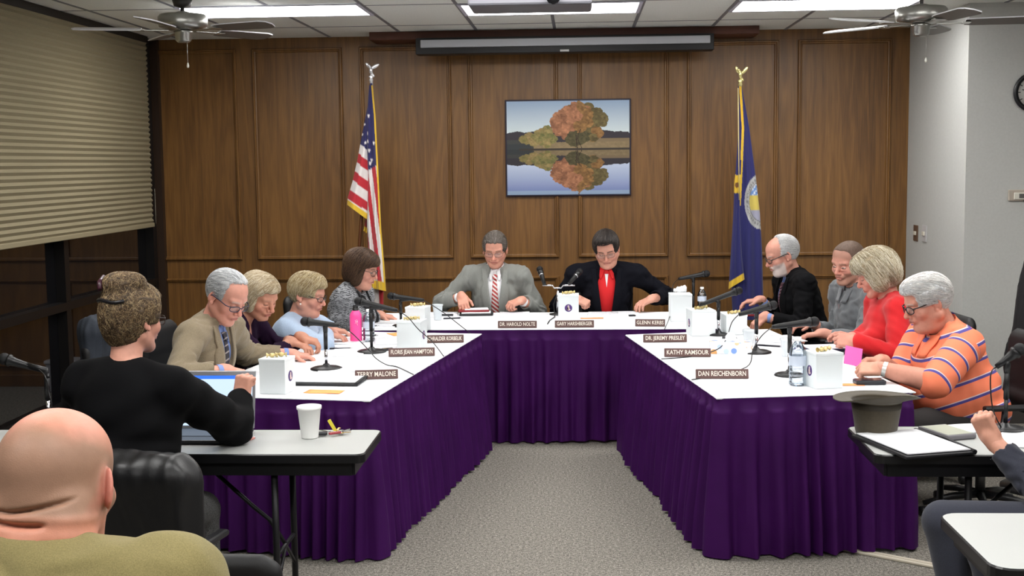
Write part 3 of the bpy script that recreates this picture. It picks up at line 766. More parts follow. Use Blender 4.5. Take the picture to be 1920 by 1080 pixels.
    def trousers(s, m):
        A = [ell(s.T.p(0, -.02, .03), (.17+s.b*.5, .125+s.b*.4, .12), s.T.R)]+s.legs(.012); s.part('trousers', sculpt(A, .012), m)
        for i in (0, 1):
            a = s.an[i]; sh = MB(); 
            V, Q = sculpt([cap(a-s.f*.03-V3(0, 0, .045), a+s.f*.13-V3(0, 0, .05), .038, .034, .02), rbx(a+s.f*.05-V3(0, 0, .075), (.035, .12, .012), np.stack([s.r, s.f, V3(0, 0, 1)], 1), .006, .01)], .008)
            s.part('shoe', (V, Q), mat('shoe_black', (22, 20, 20), .35))
    # ---- garments
    def shirt(s, m, g=.006, name='shirt', sleeves=0., h=.005, neckr=.064, cols=None, extra=None, fn=None, cuff=None, attrs=None):
        A = s.torso(g)
        if sleeves:
            for i in (0, 1): A += s.arm(i, g+.006 if sleeves < .7 else g+.004, sleeves)
        if extra: A += extra
        up = s.T.d(0, 0, 1)
        A += [cap(s.nb-s.T.d(0, .01, .05), s.nb+unit(s.hp(0, -.022, -.06)-s.nb)*.035, neckr+.004, neckr-.003, .02)] if neckr else []
        # neck opening
        A.append(cap(s.nb+unit(s.hp(0, -.02, -.06)-s.nb)*.022+s.T.d(0, .0, 0), s.hp(0, -.02, -.04), (neckr or .065)-.006, (neckr or .065)-.004, .006, 's'))
        s.shirtA = A
        VQ = sculpt(A, h, fn=fn); return s.part(name, VQ, m, attrs=attrs(VQ[0]) if attrs else None)
    def jacket(s, m, g=.020, name='jacket', open_z=(.16, .46), open_w=.07, r0=.012, h=.0055, sleeve=.93, seed=1, wr=.006, collar=True, tail=True, extra=None):
        A = s.torso(g, .045)
        for i in (0, 1): A += s.arm(i, g*.85, sleeve, .04)
        if tail: A += [ell(s.T.p(0, -.02, -.02), (.18+s.b*.5, .135+s.b*.45, .10), s.T.R, .03)]
        if extra: A += extra
        s.jackA0 = list(A); L = s.L; z0, z1 = open_z
        if collar:
            A.append(cap(s.nb-s.T.d(0, .0, .03), s.nb+unit(s.hp(0, -.03, -.06)-s.nb)*.012, .079, .070, .02))
        s.jackA1 = list(A)
        # V opening
        fy = .33
        A.append(cap(s.T.p(0, .12+s.b*1.15+g, L*z0), s.T.p(0, .105+s.b*.5+g, L-.035), r0, open_w, .008, 's'))
        A.append(cap(s.T.p(0, .105+s.b*.5+g, L-.035), s.T.p(0, .10, L+.10), open_w, .075, .008, 's'))
        A.append(cap(s.nb+unit(s.hp(0, -.03, -.06)-s.nb)*-.03, s.hp(0, -.02, -.03), .060, .066, .006, 's'))
        # wrist openings
        for i in (0, 1):
            d = unit(s.wr[i]-s.el[i]); e = s.el[i]+(s.wr[i]-s.el[i])*(sleeve*2-1); A.append(cap(e+d*.012, e+d*.1, .06, .06, .004, 's')); A.append(cap(e-d*.02, e+d*.05, .031, .031, .004, 's'))
        def fn(X, Y, Z):
            o = wob(X, Y, Z, 22, seed)*wr*1.3+wr*.35*np.sin(wob(X, Y, Z, 14, seed+9)*9+Z*30)
            for i in (0, 1):
                E = s.el[i]; dd = np.exp(-((X-E[0])**2+(Y-E[1])**2+(Z-E[2])**2)/.008)
                ax = unit(s.wr[i]-s.sh[i]); o = o+dd*.0075*np.sin((X*ax[0]+Y*ax[1]+Z*ax[2])*170+wob(X, Y, Z, 25, seed+3)*2.5)
            return o
        s.jack = A
        return s.part(name, sculpt(A, h, fn=fn), m)
    def lapels(s, m, z0=.16, ww=.062, xin=.055, notch=.75, off=.001):
        L = s.L
        for sd in (-1, 1):
            rows = []
            for i in range(15):
                t = i/14.; z = L*z0+(L+.012-L*z0)*t; xi = .004+(xin)*t**.9
                w = ww*min(1, .25+t*1.5) if t < notch else ww*(.62 if t < notch+.06 else .78*(1-(t-notch)*.8))
                rows.append([(sd*(xi+w*j/4.), z) for j in range(5)])
            G = np.array(rows); 
            mb = drape(s.jackA1, s.T, G, off+.001, .0075)
            if sd > 0: mb.f = [f[::-1] for f in mb.f]
            s.mpart('lapel', mb, m)
    def collar_tabs(s, m, sp=.02, ln=.07, wd=.045, top=-.004):
        L = s.L
        for sd in (-1, 1):
            rows = []
            for i in range(7):
                t = i/6.; z = L+top-.0-ln*t
                rows.append([(sd*(sp*.35+sp*t*1.0+wd*(1-t*.75)*j/4.), z+.0+.012*(j/4.)*(1-t)) for j in range(5)])
            mb = drape(s.shirtA, s.T, np.array(rows), .002, .0035)
            if sd > 0: mb.f = [f[::-1] for f in mb.f]
            s.mpart('collar', mb, m)
    def tie(s, m, zb=.10, w=.042):
        L = s.L; rows = []; top = L-.028
        for i in range(22):
            t = i/21.; z = top-.03-(top-.03-L*zb)*t; hw = .014+(w-.014)*min(1, t*1.15)
            rows.append([(hw*(j/2.-1), z) for j in range(5)])
        s.mpart('tie', drape(s.shirtA, s.T, np.array(rows), .002, .004), m)
        rows = [[((.021-.009*t)*(j/2.-1), top-.034*t) for j in range(5)] for t in np.linspace(0, 1, 5)]
        s.mpart('tie_knot', drape(s.shirtA, s.T, np.array(rows), .004, .012), m)
    def cuffs(s, m, sl=.93):
        for i in (0, 1):
            e = s.el[i]+(s.wr[i]-s.el[i])*(sl*2-1); d = unit(s.wr[i]-s.el[i]); mb = MB()
            mb.tube([e-d*.012, e+d*.012, e+d*.013], [.0345, .0335, .031], 18, cap=False); s.mpart('cuff', mb, m)
    def hair(s, m, prims, h=.0038, amp=.0035, freq=90, seed=3, streak=(1, .2, 1), name='hair'):
        A = [xf(p, s.hc, s.Hs, s.hs) for p in prims]
        def fn(X, Y, Z):
            q = (np.stack([X, Y, Z], -1)-s.hc) @ s.Hs/s.hs; th = np.arctan2(q[..., 0], q[..., 2]-.02)
            a = q[..., 0]*streak[0]; b = q[..., 1]*streak[1]; c = q[..., 2]*streak[2]
            return wob(a, b, c, freq, seed)*amp+wob(a, b, c, freq*2.3, seed+1)*amp*.5
        VQ = sculpt(A, h, fn=fn); s.hairA = A; s.hairV = VQ[0]; s.hairO = s.part(name, VQ, m); return s.hairO
    def strands(s, n, flow, m, cols, length=.05, width=.0015, curl=0., lift=.002, seed=5, jit=.16, steps=7, wave=0., gate=None):
        # fine locks that follow the hair mass; flow(q)->direction in head axes
        n = int(n*1.9); length = length*1.15; A = s.hairA; rs = np.random.RandomState(seed); hv = s.hairV; P0 = hv[rs.randint(0, len(hv), n)].copy()
        if gate is not None: P0 = P0[gate((P0-s.hc) @ s.Hs/s.hs)]; n = len(P0)
        st = length/steps*s.hs*rs.uniform(.6, 1.2, n)[:, None]; rnd = rs.normal(size=(n, 3))*jit; pts = []; nrm = []
        def grad(P):
            e = .003; g = np.stack([evalp(A, P+V3(*d)*e)-evalp(A, P-V3(*d)*e) for d in ((1, 0, 0), (0, 1, 0), (0, 0, 1))], 1); return g/np.maximum(np.linalg.norm(g, axis=1), 1e-9)[:, None]
        P = P0
        for i in range(steps+1):
            g = grad(P); dd = evalp(A, P)[:, None]; P = P-g*(dd-(lift+.003*rs.rand(n, 1)*(i > 0)))*.8
            pts.append(P); nrm.append(g)
            q = (P-s.hc) @ s.Hs/s.hs; d = flow(q)+rnd; d = d @ s.Hs.T
            if curl: rnd = rnd+rs.normal(size=(n, 3))*curl
            d = d-g*np.sum(d*g, 1)[:, None]; d = d/np.maximum(np.linalg.norm(d, axis=1), 1e-9)[:, None]; P = P+d*st
        pts = np.array(pts); nrm = np.array(nrm); V = []; C = []; Q = []
        w = width*s.hs*rs.uniform(.6, 1.3, n)[:, None]
        pal = np.array([lin(c)[:3] for c in cols]); ci = pal[rs.randint(0, len(pal), n)]
        for i in range(steps+1):
            t = pts[min(i+1, steps)]-pts[max(i-1, 0)]; sd = np.cross(t, nrm[i]); sd = sd/np.maximum(np.linalg.norm(sd, axis=1), 1e-9)[:, None]
            ww = w*(1-.8*(i/steps)**2)*(.5 if i == 0 else 1); dn = nrm[i]*width*.5
            V += [pts[i]-sd*ww/2-dn*.8, pts[i]+dn*.6, pts[i]+sd*ww/2-dn*.8]; C += [ci, ci, ci]
        V = np.stack(V, 1).reshape(-1, 3); C = np.stack(C, 1).reshape(-1, 3); k = 3*(steps+1); base = np.arange(n)[:, None]*k
        for i in range(steps):
            a = base+3*i
            for j in (0, 1): Q.append(np.concatenate([a+j, a+j+1, a+j+4, a+j+3], 1))
        Q = np.concatenate(Q); cc = np.ones((len(V), 4)); cc[:, :3] = C
        o = s.part('hair_locks', (V, Q), m, cc); o.parent = s.hairO
    def glasses(s, m, w=.028, hgt=.017, z=-.002, y=.103, thick=.0016, rnd=2.6, lens=True):
        mb = MB(); lm = MB()
        for sd in (-1, 1):
            pts = []
            for k in range(20):
                a = 2*PI*k/20; ca, sa = math.cos(a), math.sin(a); e = 2./rnd
                pts.append(s.hp(sd*.034+w*math.copysign(abs(ca)**e, ca), y-.012*abs(math.cos(a)*sd*.5+.5)**2-0.002*0, z+hgt*math.copysign(abs(sa)**e, sa)))
            mb.tube(pts, thick*s.hs, 6, closed=True)
            lm.add(pts, [tuple(range(20))])
            mb.tube([s.hp(sd*(.034+w), y-.012, z+hgt*.55), s.hp(sd*.0765, y-.03, z+hgt*.6), s.hp(sd*.0845, .01, z+.012), s.hp(sd*.087, -.012, z+.012), s.hp(sd*.086, -.03, z-.006)], [thick*1.3*s.hs]*5, 6)
        mb.tube([s.hp(-.034+w, y-.001, z+.004), s.hp(0, y+.003, z+.008), s.hp(.034-w, y-.001, z+.004)], thick*s.hs, 6)
        g = s.mpart('glasses', mb, m)
        if lens:
            l = s.mpart('lens', lm, LENS()); l.parent = g
    def earring(s, m, r=.006):
        for sd in (-1, 1): s.mpart('earring', MB().sphere(s.hp(sd*.085, .003, -.048), r, 8), m)
def LENS():
    if 'lens_clear' in MATS: return MATS['lens_clear']
    m = bpy.data.materials.new('lens_clear'); m.use_nodes = True; nt = m.node_tree; nt.nodes.clear()
    a = nt.nodes.new('ShaderNodeBsdfTransparent'); g = nt.nodes.new('ShaderNodeBsdfGlossy'); x = nt.nodes.new('ShaderNodeMixShader'); o = nt.nodes.new('ShaderNodeOutputMaterial')
    a.inputs[0].default_value = (.88, .9, .9, 1); g.inputs['Roughness'].default_value = .03; x.inputs[0].default_value = .07
    nt.links.new(a.outputs[0], x.inputs[1]); nt.links.new(g.outputs[0], x.inputs[2]); nt.links.new(x.outputs[0], o.inputs[0]); MATS['lens_clear'] = m; return m
def xf(p, o, R, sc):
    q = list(p)
    if p[0] == 'c': q[1] = o+R @ p[1]*sc; q[2] = o+R @ p[2]*sc; q[3] = p[3]*sc; q[4] = p[4]*sc
    else: q[1] = o+R @ p[1]*sc; q[2] = p[2]*sc; q[3] = R @ p[3]
    return tuple(q)
O0 = Fr(V3(0, 0, 0), I3)
def cranium(g, top=0., k=.01): return [ell((0, -.018, .03+top), (.076+g, .096+g, .087+g), I3, k), ell((0, .012, .045+top), (.068+g, .076+g, .064+g), I3, .03)]
def facecut(y=.055, z=.06, tilt=0, r=.5):   # removes everything in front of a plane below the hairline
    return rbx((0, y+.1, z-.15), (.2, .1, .15), rotm('X', tilt), .02, .02, 's')
# ================================================================== PEOPLE
HAIRM = lambda: mat('hair_lock', (120, 110, 90), .45, attr='Col', spec=.35)
def hm(name, c): return mat(name, c, .6, var=.25, vscale=60, stretch=(3, 3, .6), bump=.5, bscale=160)
def down(q): return np.stack([np.sign(q[:, 0])*.25+q[:, 0]*0, -.25+q[:, 1]*2, -1+0*q[:, 0]], 1)
def back(q): return np.stack([q[:, 0]*5, -1+0*q[:, 0], -.5-q[:, 1]*0], 1)
def sidedown(q): return np.stack([np.sign(q[:, 0]+.02)*(1.2-np.abs(q[:, 0])*8), -.35+q[:, 1]*1.0, -1.2+0*q[:, 0]], 1)
def fwdcut(q): return np.stack([q[:, 0]*3+.3, .8+0*q[:, 0], -.7+0*q[:, 0]], 1)
lowcut = lambda z: rbx((0, 0, z-.15), (.25, .3, .15), I3, .01, .01, 's')
sidecut = lambda y, z: rbx((0, y+.15, z-.15), (.25, .15, .15), I3, .02, .015, 's')
def jacket_fabric(name, c, c2=None, sc=420): return mat(name, c, .9, var=.16, vscale=sc, bump=.15, bscale=500, sheen=.0 if max(c) < 50 else .12, spec=.15, detail=1)
def stripe_mat(name, c1, c2, scale, duty=.5, rot=35, c3=None):
    m, nt, b = nodes_mat(name, .55); L = nt.links.new
    tc = N(nt, 'ShaderNodeTexCoord'); mp = N(nt, 'ShaderNodeMapping'); mp.inputs['Rotation'].default_value = (0, math.radians(rot), 0); L(tc.outputs['Object'], mp.inputs[0])
    sp = N(nt, 'ShaderNodeSeparateXYZ'); L(mp.outputs[0], sp.inputs[0])
    mu = N(nt, 'ShaderNodeMath', operation='MULTIPLY', i_1=scale); L(sp.outputs[2], mu.inputs[0])
    fr = N(nt, 'ShaderNodeMath', operation='FRACT'); L(mu.outputs[0], fr.inputs[0])
    cr = N(nt, 'ShaderNodeValToRGB'); cr.color_ramp.interpolation = 'CONSTANT'; e = cr.color_ramp.elements; e[0].color = lin(c1); e[1].position = duty; e[1].color = lin(c2)
    if c3: k = e.new(duty+(1-duty)*.7); k.color = lin(c3)
    L(fr.outputs[0], cr.inputs[0]); L(cr.outputs[0], b.inputs['Base Color']); return m
Zt = .75
ANG_L, ANG_R = -8.6, 189.0
WIRE = mat('wire_frame', (70, 66, 62), .3, metal=.8); BLKF = mat('black_frame', (18, 18, 22), .35)
PEARL = mat('pearl', (235, 230, 222), .25)
up = (0, 0, 1)
def W(px, py, Y=None, Z=None): return at(px, py, Y=Y, Z=Z)

# 1 grey suit, centre
p = Person(at(928, 467, Y=9.2), -90, dict(lean=4, neck=14, head=(-2, 20, 0), hs=1.04, sw=.19, skin=(214, 158, 138), brow=(110, 90, 75), jaw=1.1,
    hands=[(at(963, 564, Y=9.06)+V3(.05, .02, 0), (-.75, -.6, -.2), (0, -.3, 1), 'hold'), (at(866, 556, Y=9.03), (.2, -.75, -.6), (-.2, -.5, .8), 'claw')],
    elb=[V3(.45, .3, -.9), V3(-1, .2, -.8)]))
p.build('man in a grey suit and red striped tie, behind the back table')
p.shirt(mat('white_shirt', (225, 225, 228), .7)); GW = jacket_fabric('grey_wool', (126, 128, 124)); p.jacket(GW, seed=2); p.lapels(GW); p.collar_tabs(MATS['white_shirt'])
p.tie(stripe_mat('tie_red_white', (205, 200, 198), (160, 48, 48), 42, .45, -40)); p.cuffs(MATS['white_shirt']); p.glasses(WIRE, thick=.0011); p.trousers(GW)
h = hm('hair_grey_brown', (92, 84, 78)); p.hair(h, cranium(.008)+[facecut(.058, .075), sidecut(-.02, -.01), lowcut(-.07)], amp=.003)
p.strands(900, back, HAIRM(), [(96, 88, 80), (120, 114, 108), (78, 70, 64), (140, 134, 128)], .04)
# 2 navy blazer, red shirt
p = Person(at(1137, 466, Y=9.15), -90, dict(lean=12, neck=22, head=(-4, 27, 6), hs=1.05, sw=.225, belly=.03, skin=(214, 160, 140), brow=(50, 38, 34), browk=.85, jaw=1.1, fat=.01,
    hands=[(at(1222, 560, Y=9.06), (-.85, -.5, -.3), (-.1, -.2, 1), 'rest'), (at(1082, 560, Y=9.1), (.8, -.3, -.35), (.2, -.6, .8), 'fist')],
    elb=[V3(1, .2, -.8), V3(-.5, .3, -1)]))
p.build('dark-haired man in a navy blazer over a red polo shirt, head bowed over his papers')
RP = mat('red_polo', (206, 22, 28), .75); p.shirt(RP)
NV = jacket_fabric('navy_wool', (13, 14, 22)); p.jacket(NV, seed=5, open_z=(-.1, .4), open_w=.080, r0=.055); p.lapels(NV, z0=.12, ww=.06, xin=.07)
p.collar_tabs(RP, .03, .06, .045, .0); 
mb = drape(p.shirtA, p.T, np.array([[((.013*(1-t))*(j/1.-1), p.L-.025-.085*t) for j in range(3)] for t in np.linspace(0, 1, 6)]), .003, .004); p.mpart('undershirt', mb, MATS['white_shirt'])
p.trousers(NV); p.glasses(WIRE, thick=.0009)
h = hm('hair_dark', (34, 28, 26)); p.hair(h, cranium(.013)+[ell((.01, .05, .085), (.06, .045, .035), I3, .02), facecut(.060, .082), sidecut(.0, -.015), lowcut(-.08)], amp=.004)
p.strands(1300, fwdcut, HAIRM(), [(38, 32, 29), (52, 44, 40), (28, 22, 20), (70, 60, 54)], .05)
# 3 tweed jacket man
HL = at(441, 683, Y=6.2)
p = Person(at(425, 556, Y=6.3), ANG_L-6, dict(lean=16, neck=34, head=(-14, 30, -4), hs=1.10, sw=.195, belly=.01, skin=(218, 160, 142), brow=(190, 180, 170), browk=.5,
    hands=[(at(548, 664, Y=6.85), (1, .15, -.15), (0, 0, 1), 'rest'), (at(425, 694, Y=6.05), (.9, .3, -.3), (0, -.3, .9), 'hold')],
    elb=[V3(-.1, .7, -.55), V3(-.2, -.9, -.5)]))
p.build('white-haired man in a brown tweed jacket and glasses writing at the left table')
LB = mat('blue_shirt', (120, 142, 196), .7); p.shirt(LB); TW = jacket_fabric('brown_tweed', (128, 116, 96), sc=300); p.jacket(TW, seed=8, open_w=.066); p.lapels(TW); p.collar_tabs(LB, .02, .075)
p.tie(stripe_mat('tie_dark_stripe', (34, 30, 40), (150, 140, 136), 34, .78, 40), w=.045); p.glasses(mat('grey_metal', (60, 62, 80), .3, metal=.6), thick=.002, hgt=.014, w=.027, z=-.006); p.trousers(mat('dark_trouser', (48, 46, 46), .9)); p.cuffs(LB)
h = hm('hair_white', (178, 180, 182)); p.hair(h, cranium(.007)+[facecut(.036, .10), sidecut(-.015, .0), lowcut(-.07)], amp=.003)
p.strands(1400, back, HAIRM(), [(196, 198, 200), (170, 172, 174), (214, 214, 214), (140, 142, 146)], .04)
# 4 elderly woman in dark purple
p = Person(at(487, 556, Y=6.95), ANG_L, dict(lean=22, neck=46, head=(-20, 26, 0), hs=1.04, sw=.165, skin=(200, 146, 122), brow=(150, 120, 100), browk=.4, fat=.0, nose=1.1, ua=.27, fa=.25,
    hands=[(at(566, 632, Y=7.1), (1, .1, -.35), (0, -.1, 1), 'claw'), (at(545, 640, Y=7.05), (1, -.1, -.3), (0, 0, 1), 'rest')], elb=[V3(-.2, .6, -.6), V3(-.2, -.8, -.6)]))
p.build('elderly woman in a dark purple blouse leaning over the left table, pearl earring')
PB = jacket_fabric('purple_blouse', (32, 14, 38)); p.jacket(PB, g=.016, open_z=(.6, .7), open_w=.05, seed=11, sleeve=.95, wr=.008); p.trousers(MATS['dark_trouser'])
for z in (.62, .45, .28, .12):
    b_ = shoot(p.jackA1, [p.T.p(.012, .35, p.L*z)], -p.T.d(0, 1, 0))[0]; p.mpart('button', MB().sphere(b_, .009, 8), PEARL)
h = hm('hair_ash', (160, 142, 112)); p.hair(h, cranium(.015)+[ell((0, -.06, .03), (.085, .07, .085), I3, .02), ell((-.07, .0, -.02), (.025, .05, .06), I3, .02), ell((.07, .0, -.02), (.025, .05, .06), I3, .02), facecut(.062, .07), rbx((0, .18, -.1), (.25, .14, .14), I3, .02, .02, 's'), lowcut(-.095)], amp=.006)
p.strands(2200, sidedown, HAIRM(), [(170, 152, 122), (196, 182, 154), (140, 120, 92), (214, 204, 182)], .06, curl=.12)
p.earring(PEARL, .007)
# 5 woman in pale blue sweater
p = Person(at(577, 552, Y=7.6), ANG_L, dict(lean=14, neck=24, open=True, head=(-3, 14, 0), hs=1.06, sw=.185, belly=.045, bust=.035, skin=(212, 158, 138), brow=(140, 110, 90), browk=.5, fat=.012, ua=.28, fa=.25,
    hands=[(at(621, 617, Y=7.85), (1, .1, -.2), (0, 0, 1), 'rest'), (at(612, 626, Y=7.55), (1, .2, -.2), (0, 0, 1), 'rest')], elb=[V3(-.2, .9, -.1), V3(-.5, -.8, 0)]))
p.build('woman with short blonde hair and glasses in a pale blue sweater at the left table')
BS = mat('pale_blue_knit', (160, 178, 202), .9, var=.06, vscale=150, bump=.25, bscale=260, sheen=.2); p.shirt(BS, g=.014, name='sweater', sleeves=.94, neckr=0, h=.006, fn=lambda X, Y, Z: wob(X, Y, Z, 24, 4)*.009); p.trousers(MATS['dark_trouser'])
p.glasses(BLKF, thick=.0016, hgt=.014)
h = hm('hair_blonde', (150, 130, 92)); p.hair(h, cranium(.014)+[ell((0, .03, .08), (.07, .06, .05), I3, .02), facecut(.066, .06), sidecut(-.012, -.002), lowcut(-.085)], amp=.006)
p.strands(1900, sidedown, HAIRM(), [(160, 140, 102), (190, 174, 136), (122, 100, 70), (206, 194, 164)], .045, curl=.1)
p.earring(PEARL, .006)
# 6 brown bob, grey patterned cardigan
p = Person(at(678, 504, Y=8.5), ANG_L-4, dict(lean=10, neck=26, open=True, head=(2, 16, 0), hs=1.06, sw=.18, belly=.03, bust=.03, skin=(214, 160, 140), brow=(80, 56, 44), ua=.28, fa=.25, fat=.008,
    hands=[(at(712, 590, Y=8.7), (1, .1, -.2), (0, 0, 1), 'rest'), (at(660, 590, Y=8.45), (1, .2, -.2), (0, 0, 1), 'rest')], elb=[V3(-.2, .8, -.4), V3(-.5, -.8, -.4)]))
p.build('woman with a brown bob and glasses in a black and grey patterned cardigan')
m, nt, b = nodes_mat('patterned_knit', .9); L_ = nt.links.new
tc = N(nt, 'ShaderNodeTexCoord'); mp = N(nt, 'ShaderNodeMapping'); mp.inputs['Scale'].default_value = (45, 45, 90); L_(tc.outputs['Object'], mp.inputs[0])
vn = N(nt, 'ShaderNodeTexNoise', i_Scale=1., i_Detail=2.); L_(mp.outputs[0], vn.inputs['Vector']); wv = N(nt, 'ShaderNodeTexWave', i_Scale=30., i_Distortion=9.); wv.bands_direction = 'Z'; L_(tc.outputs['Object'], wv.inputs['Vector'])
ad = N(nt, 'ShaderNodeMath', operation='MULTIPLY_ADD', i_1=.35); L_(wv.outputs['Fac'], ad.inputs[0]); L_(vn.outputs['Fac'], ad.inputs[2])
cr = N(nt, 'ShaderNodeValToRGB'); e = cr.color_ramp.elements; e[0].position = .5; e[0].color = lin((38, 38, 42)); e[1].position = .72; e[1].color = lin((138, 140, 144)); L_(ad.outputs[0], cr.inputs[0]); L_(cr.outputs[0], b.inputs['Base Color'])
BT = mat('black_top', (16, 16, 20), .85); p.shirt(BT, g=.004, neckr=0)
p.jacket(m, g=.018, open_z=(.1, .5), open_w=.06, seed=14, collar=False, sleeve=.95, wr=.007); p.lapels(BT, z0=.1, ww=.022, xin=.06, notch=2); p.trousers(MATS['dark_trouser']); p.glasses(BLKF, thick=.0015)
h = hm('hair_brown', (62, 44, 32)); p.hair(h, cranium(.018)+[ell((0, -.045, -.03), (.088, .075, .085), I3, .02), ell((-.075, .005, -.035), (.022, .045, .07), I3, .02), ell((.075, .005, -.035), (.022, .045, .07), I3, .02), ell((0, .055, .07), (.07, .04, .04), I3, .02), facecut(.074, .045), rbx((0, .205, -.13), (.25, .16, .16), I3, .02, .02, 's'), lowcut(-.11)], amp=.004)
p.strands(2400, sidedown, HAIRM(), [(66, 46, 34), (88, 66, 48), (48, 34, 26), (104, 80, 60)], .08)
# 7 dark suit, white beard (right)
p = Person(at(1466, 478, Y=8.75), ANG_R+2, dict(lean=16, neck=30, head=(-2, 20, 0), hs=1.10, sw=.205, belly=.035, skin=(216, 160, 142), brow=(200, 190, 184), browk=.6, beard=(214, 208, 204), beardk=.75, fat=.008,
    hands=[(at(1432, 594, Y=8.5), (-.7, -.3, -.6), (-.3, -.4, .8), 'claw'), (at(1424, 562, Y=8.95), (-1, .05, -.12), (0, 0, 1), 'rest')], elb=[V3(.3, -.5, -1), V3(.3, .3, -1)]))
p.build('man in a black suit with white hair, white beard and glasses, reaching forward')
p.shirt(LB); BK = jacket_fabric('black_wool', (9, 9, 12)); p.jacket(BK, seed=21, open_w=.066); p.lapels(BK); p.collar_tabs(LB, .02, .07)
p.tie(stripe_mat('tie_maroon', (66, 30, 44), (120, 90, 100), 60, .6, 30), w=.04); p.cuffs(LB); p.trousers(BK); p.glasses(mat('tan_metal', (84, 72, 68), .35, metal=.4), thick=.0026, hgt=.014)
h = hm('hair_white', (178, 180, 182)); p.hair(h, cranium(.007)+[rbx((0, .135, .0), (.25, .10, .3), rotm('X', 14), .02, .02, 's'), sidecut(-.012, .0), lowcut(-.08)], amp=.003)
p.strands(1100, back, HAIRM(), [(206, 206, 208), (188, 188, 190), (224, 224, 222)], .035)
w_ = p.wr[1]+unit(p.wr[1]-p.el[1])*-.012; d_ = unit(p.wr[1]-p.el[1]); p.mpart('wristwatch', MB().tube([w_-d_*.009, w_+d_*.009], [.034, .033], 16, cap=False), mat('gold_watch', (220, 205, 150), .25, metal=.8))
# 8 grey quarter-zip sweater
p = Person(at(1590, 492, Y=8.0), ANG_R+8, dict(lean=10, neck=20, open=True, head=(22, 16, -4), hs=1.10, sw=.20, belly=.03, skin=(216, 160, 142), brow=(130, 100, 80), browk=.6, beard=(150, 118, 98), beardk=.5, scalp=(120, 96, 80), scalpk=.45, jaw=1.1,
    hands=[(at(1540, 625, Y=7.75), (-1, .2, -.15), (0, 0, 1), 'rest'), (at(1520, 606, Y=8.1), (-1, -.1, -.15), (0, 0, 1), 'rest')], elb=[V3(.3, -.6, -1), V3(.3, .3, -1)]))
p.build('man with cropped hair and stubble in a grey quarter-zip sweater at the right table')
p.shirt(BT, g=.004); GS = mat('grey_knit', (104, 108, 112), .9, var=.08, vscale=260, bump=.2, bscale=320, sheen=.2); p.jacket(GS, g=.017, name='sweater', open_z=(.72, .6), open_w=.04, seed=23, sleeve=.97, wr=.010)
for sd in (-1, 1):
    mb = drape(p.jackA1, p.T, np.array([[(sd*(.012+.05*j/3.+.02*t), p.L-.075+.075*t) for j in range(4)] for t in np.linspace(0, 1, 6)]), .003, .005); p.mpart('collar', mb, GS)
b_ = shoot(p.jackA1, [p.T.p(0, .35, p.L-.10)], -p.T.d(0, 1, 0))[0]; p.mpart('zip_pull', MB().box(b_, (.006, .006, .03)), mat('zip_silver', (200, 200, 205), .3, metal=.8)); p.trousers(MATS['dark_trouser'])
h = hm('hair_cropped', (98, 78, 66)); p.hair(h, cranium(.0035)+[facecut(.05, .088), sidecut(-.0, .01), lowcut(-.06)], amp=.001)
# 9 woman in red
p = Person(at(1643, 512, Y=7.2), ANG_R-4, dict(lean=9, neck=26, head=(-12, 24, 0), hs=1.06, sw=.18, belly=.045, bust=.05, skin=(214, 156, 138), brow=(150, 120, 100), ua=.28, fa=.25,
    hands=[(at(1603, 640, Y=6.9), (-.9, .1, .1), (-.2, -.8, .5), 'hold'), (at(1600, 633, Y=7.15), (-1, .0, .25), (.1, .4, 1), 'rest')], elb=[V3(.3, -.6, -1), V3(.3, .3, -1)]))
p.build('woman with an ash blonde bob in a bright red sweater at the right table')
RS = mat('red_knit', (196, 18, 26), .85, var=.05, vscale=200, bump=.15, bscale=300, sheen=.15); p.shirt(RS, g=.013, name='sweater', sleeves=.95, neckr=0, h=.006, fn=lambda X, Y, Z: wob(X, Y, Z, 20, 9)*.008); p.trousers(MATS['dark_trouser'])
h = hm('hair_ash_blonde', (146, 132, 106)); p.hair(h, cranium(.024)+[ell((0, -.05, -.01), (.098, .085, .10), I3, .02), ell((-.082, .008, -.025), (.026, .052, .07), I3, .02), ell((.082, .008, -.025), (.026, .052, .07), I3, .02), ell((0, .06, .075), (.075, .05, .05), I3, .02), facecut(.085, .035), rbx((0, .215, -.13), (.25, .15, .16), I3, .02, .02, 's'), lowcut(-.098)], amp=.006)
p.strands(2600, sidedown, HAIRM(), [(164, 152, 124), (196, 188, 164), (124, 110, 86), (212, 206, 188)], .08, curl=.05)
p.earring(PEARL, .008)
c_ = [p.nb+p.T.d(.085*math.cos(a), .075*math.sin(a)-.0, .012+.0-.05*max(0, math.sin(a))) for a in np.linspace(0, 2*PI, 28, endpoint=False)]
p.mpart('lanyard', MB().tube(c_, .003, 6, closed=True), BLKF)
# 10 orange striped polo
p = Person(at(1738, 566, Y=6.4), ANG_R, dict(lean=18, neck=34, head=(-2, 20, 0), hs=1.12, sw=.225, belly=.12, skin=(206, 148, 128), brow=(190, 180, 172), browk=.5, fat=.028, nose=1.05, armr=.018, nk=.064, handc=(200, 146, 124), hsz=1.08,
    hands=[(at(1652, 691, Y=6.12), (-.9, .25, -.05), (-.1, -.5, .8), 'hold'), (at(1652, 676, Y=6.35), (-.9, -.2, 0), (-.1, .4, .9), 'hold')], elb=[V3(.5, -.8, -.6), V3(.3, .5, -.7)]))
p.build('heavy white-haired man in an orange polo shirt with purple stripes at the right table')
m, nt, b = nodes_mat('orange_stripe_polo', .8); L_ = nt.links.new
a = N(nt, 'ShaderNodeAttribute', attribute_name='stripe'); fr = N(nt, 'ShaderNodeMath', operation='FRACT'); mu = N(nt, 'ShaderNodeMath', operation='MULTIPLY', i_1=1/.085); L_(a.outputs['Fac'], mu.inputs[0]); L_(mu.outputs[0], fr.inputs[0])
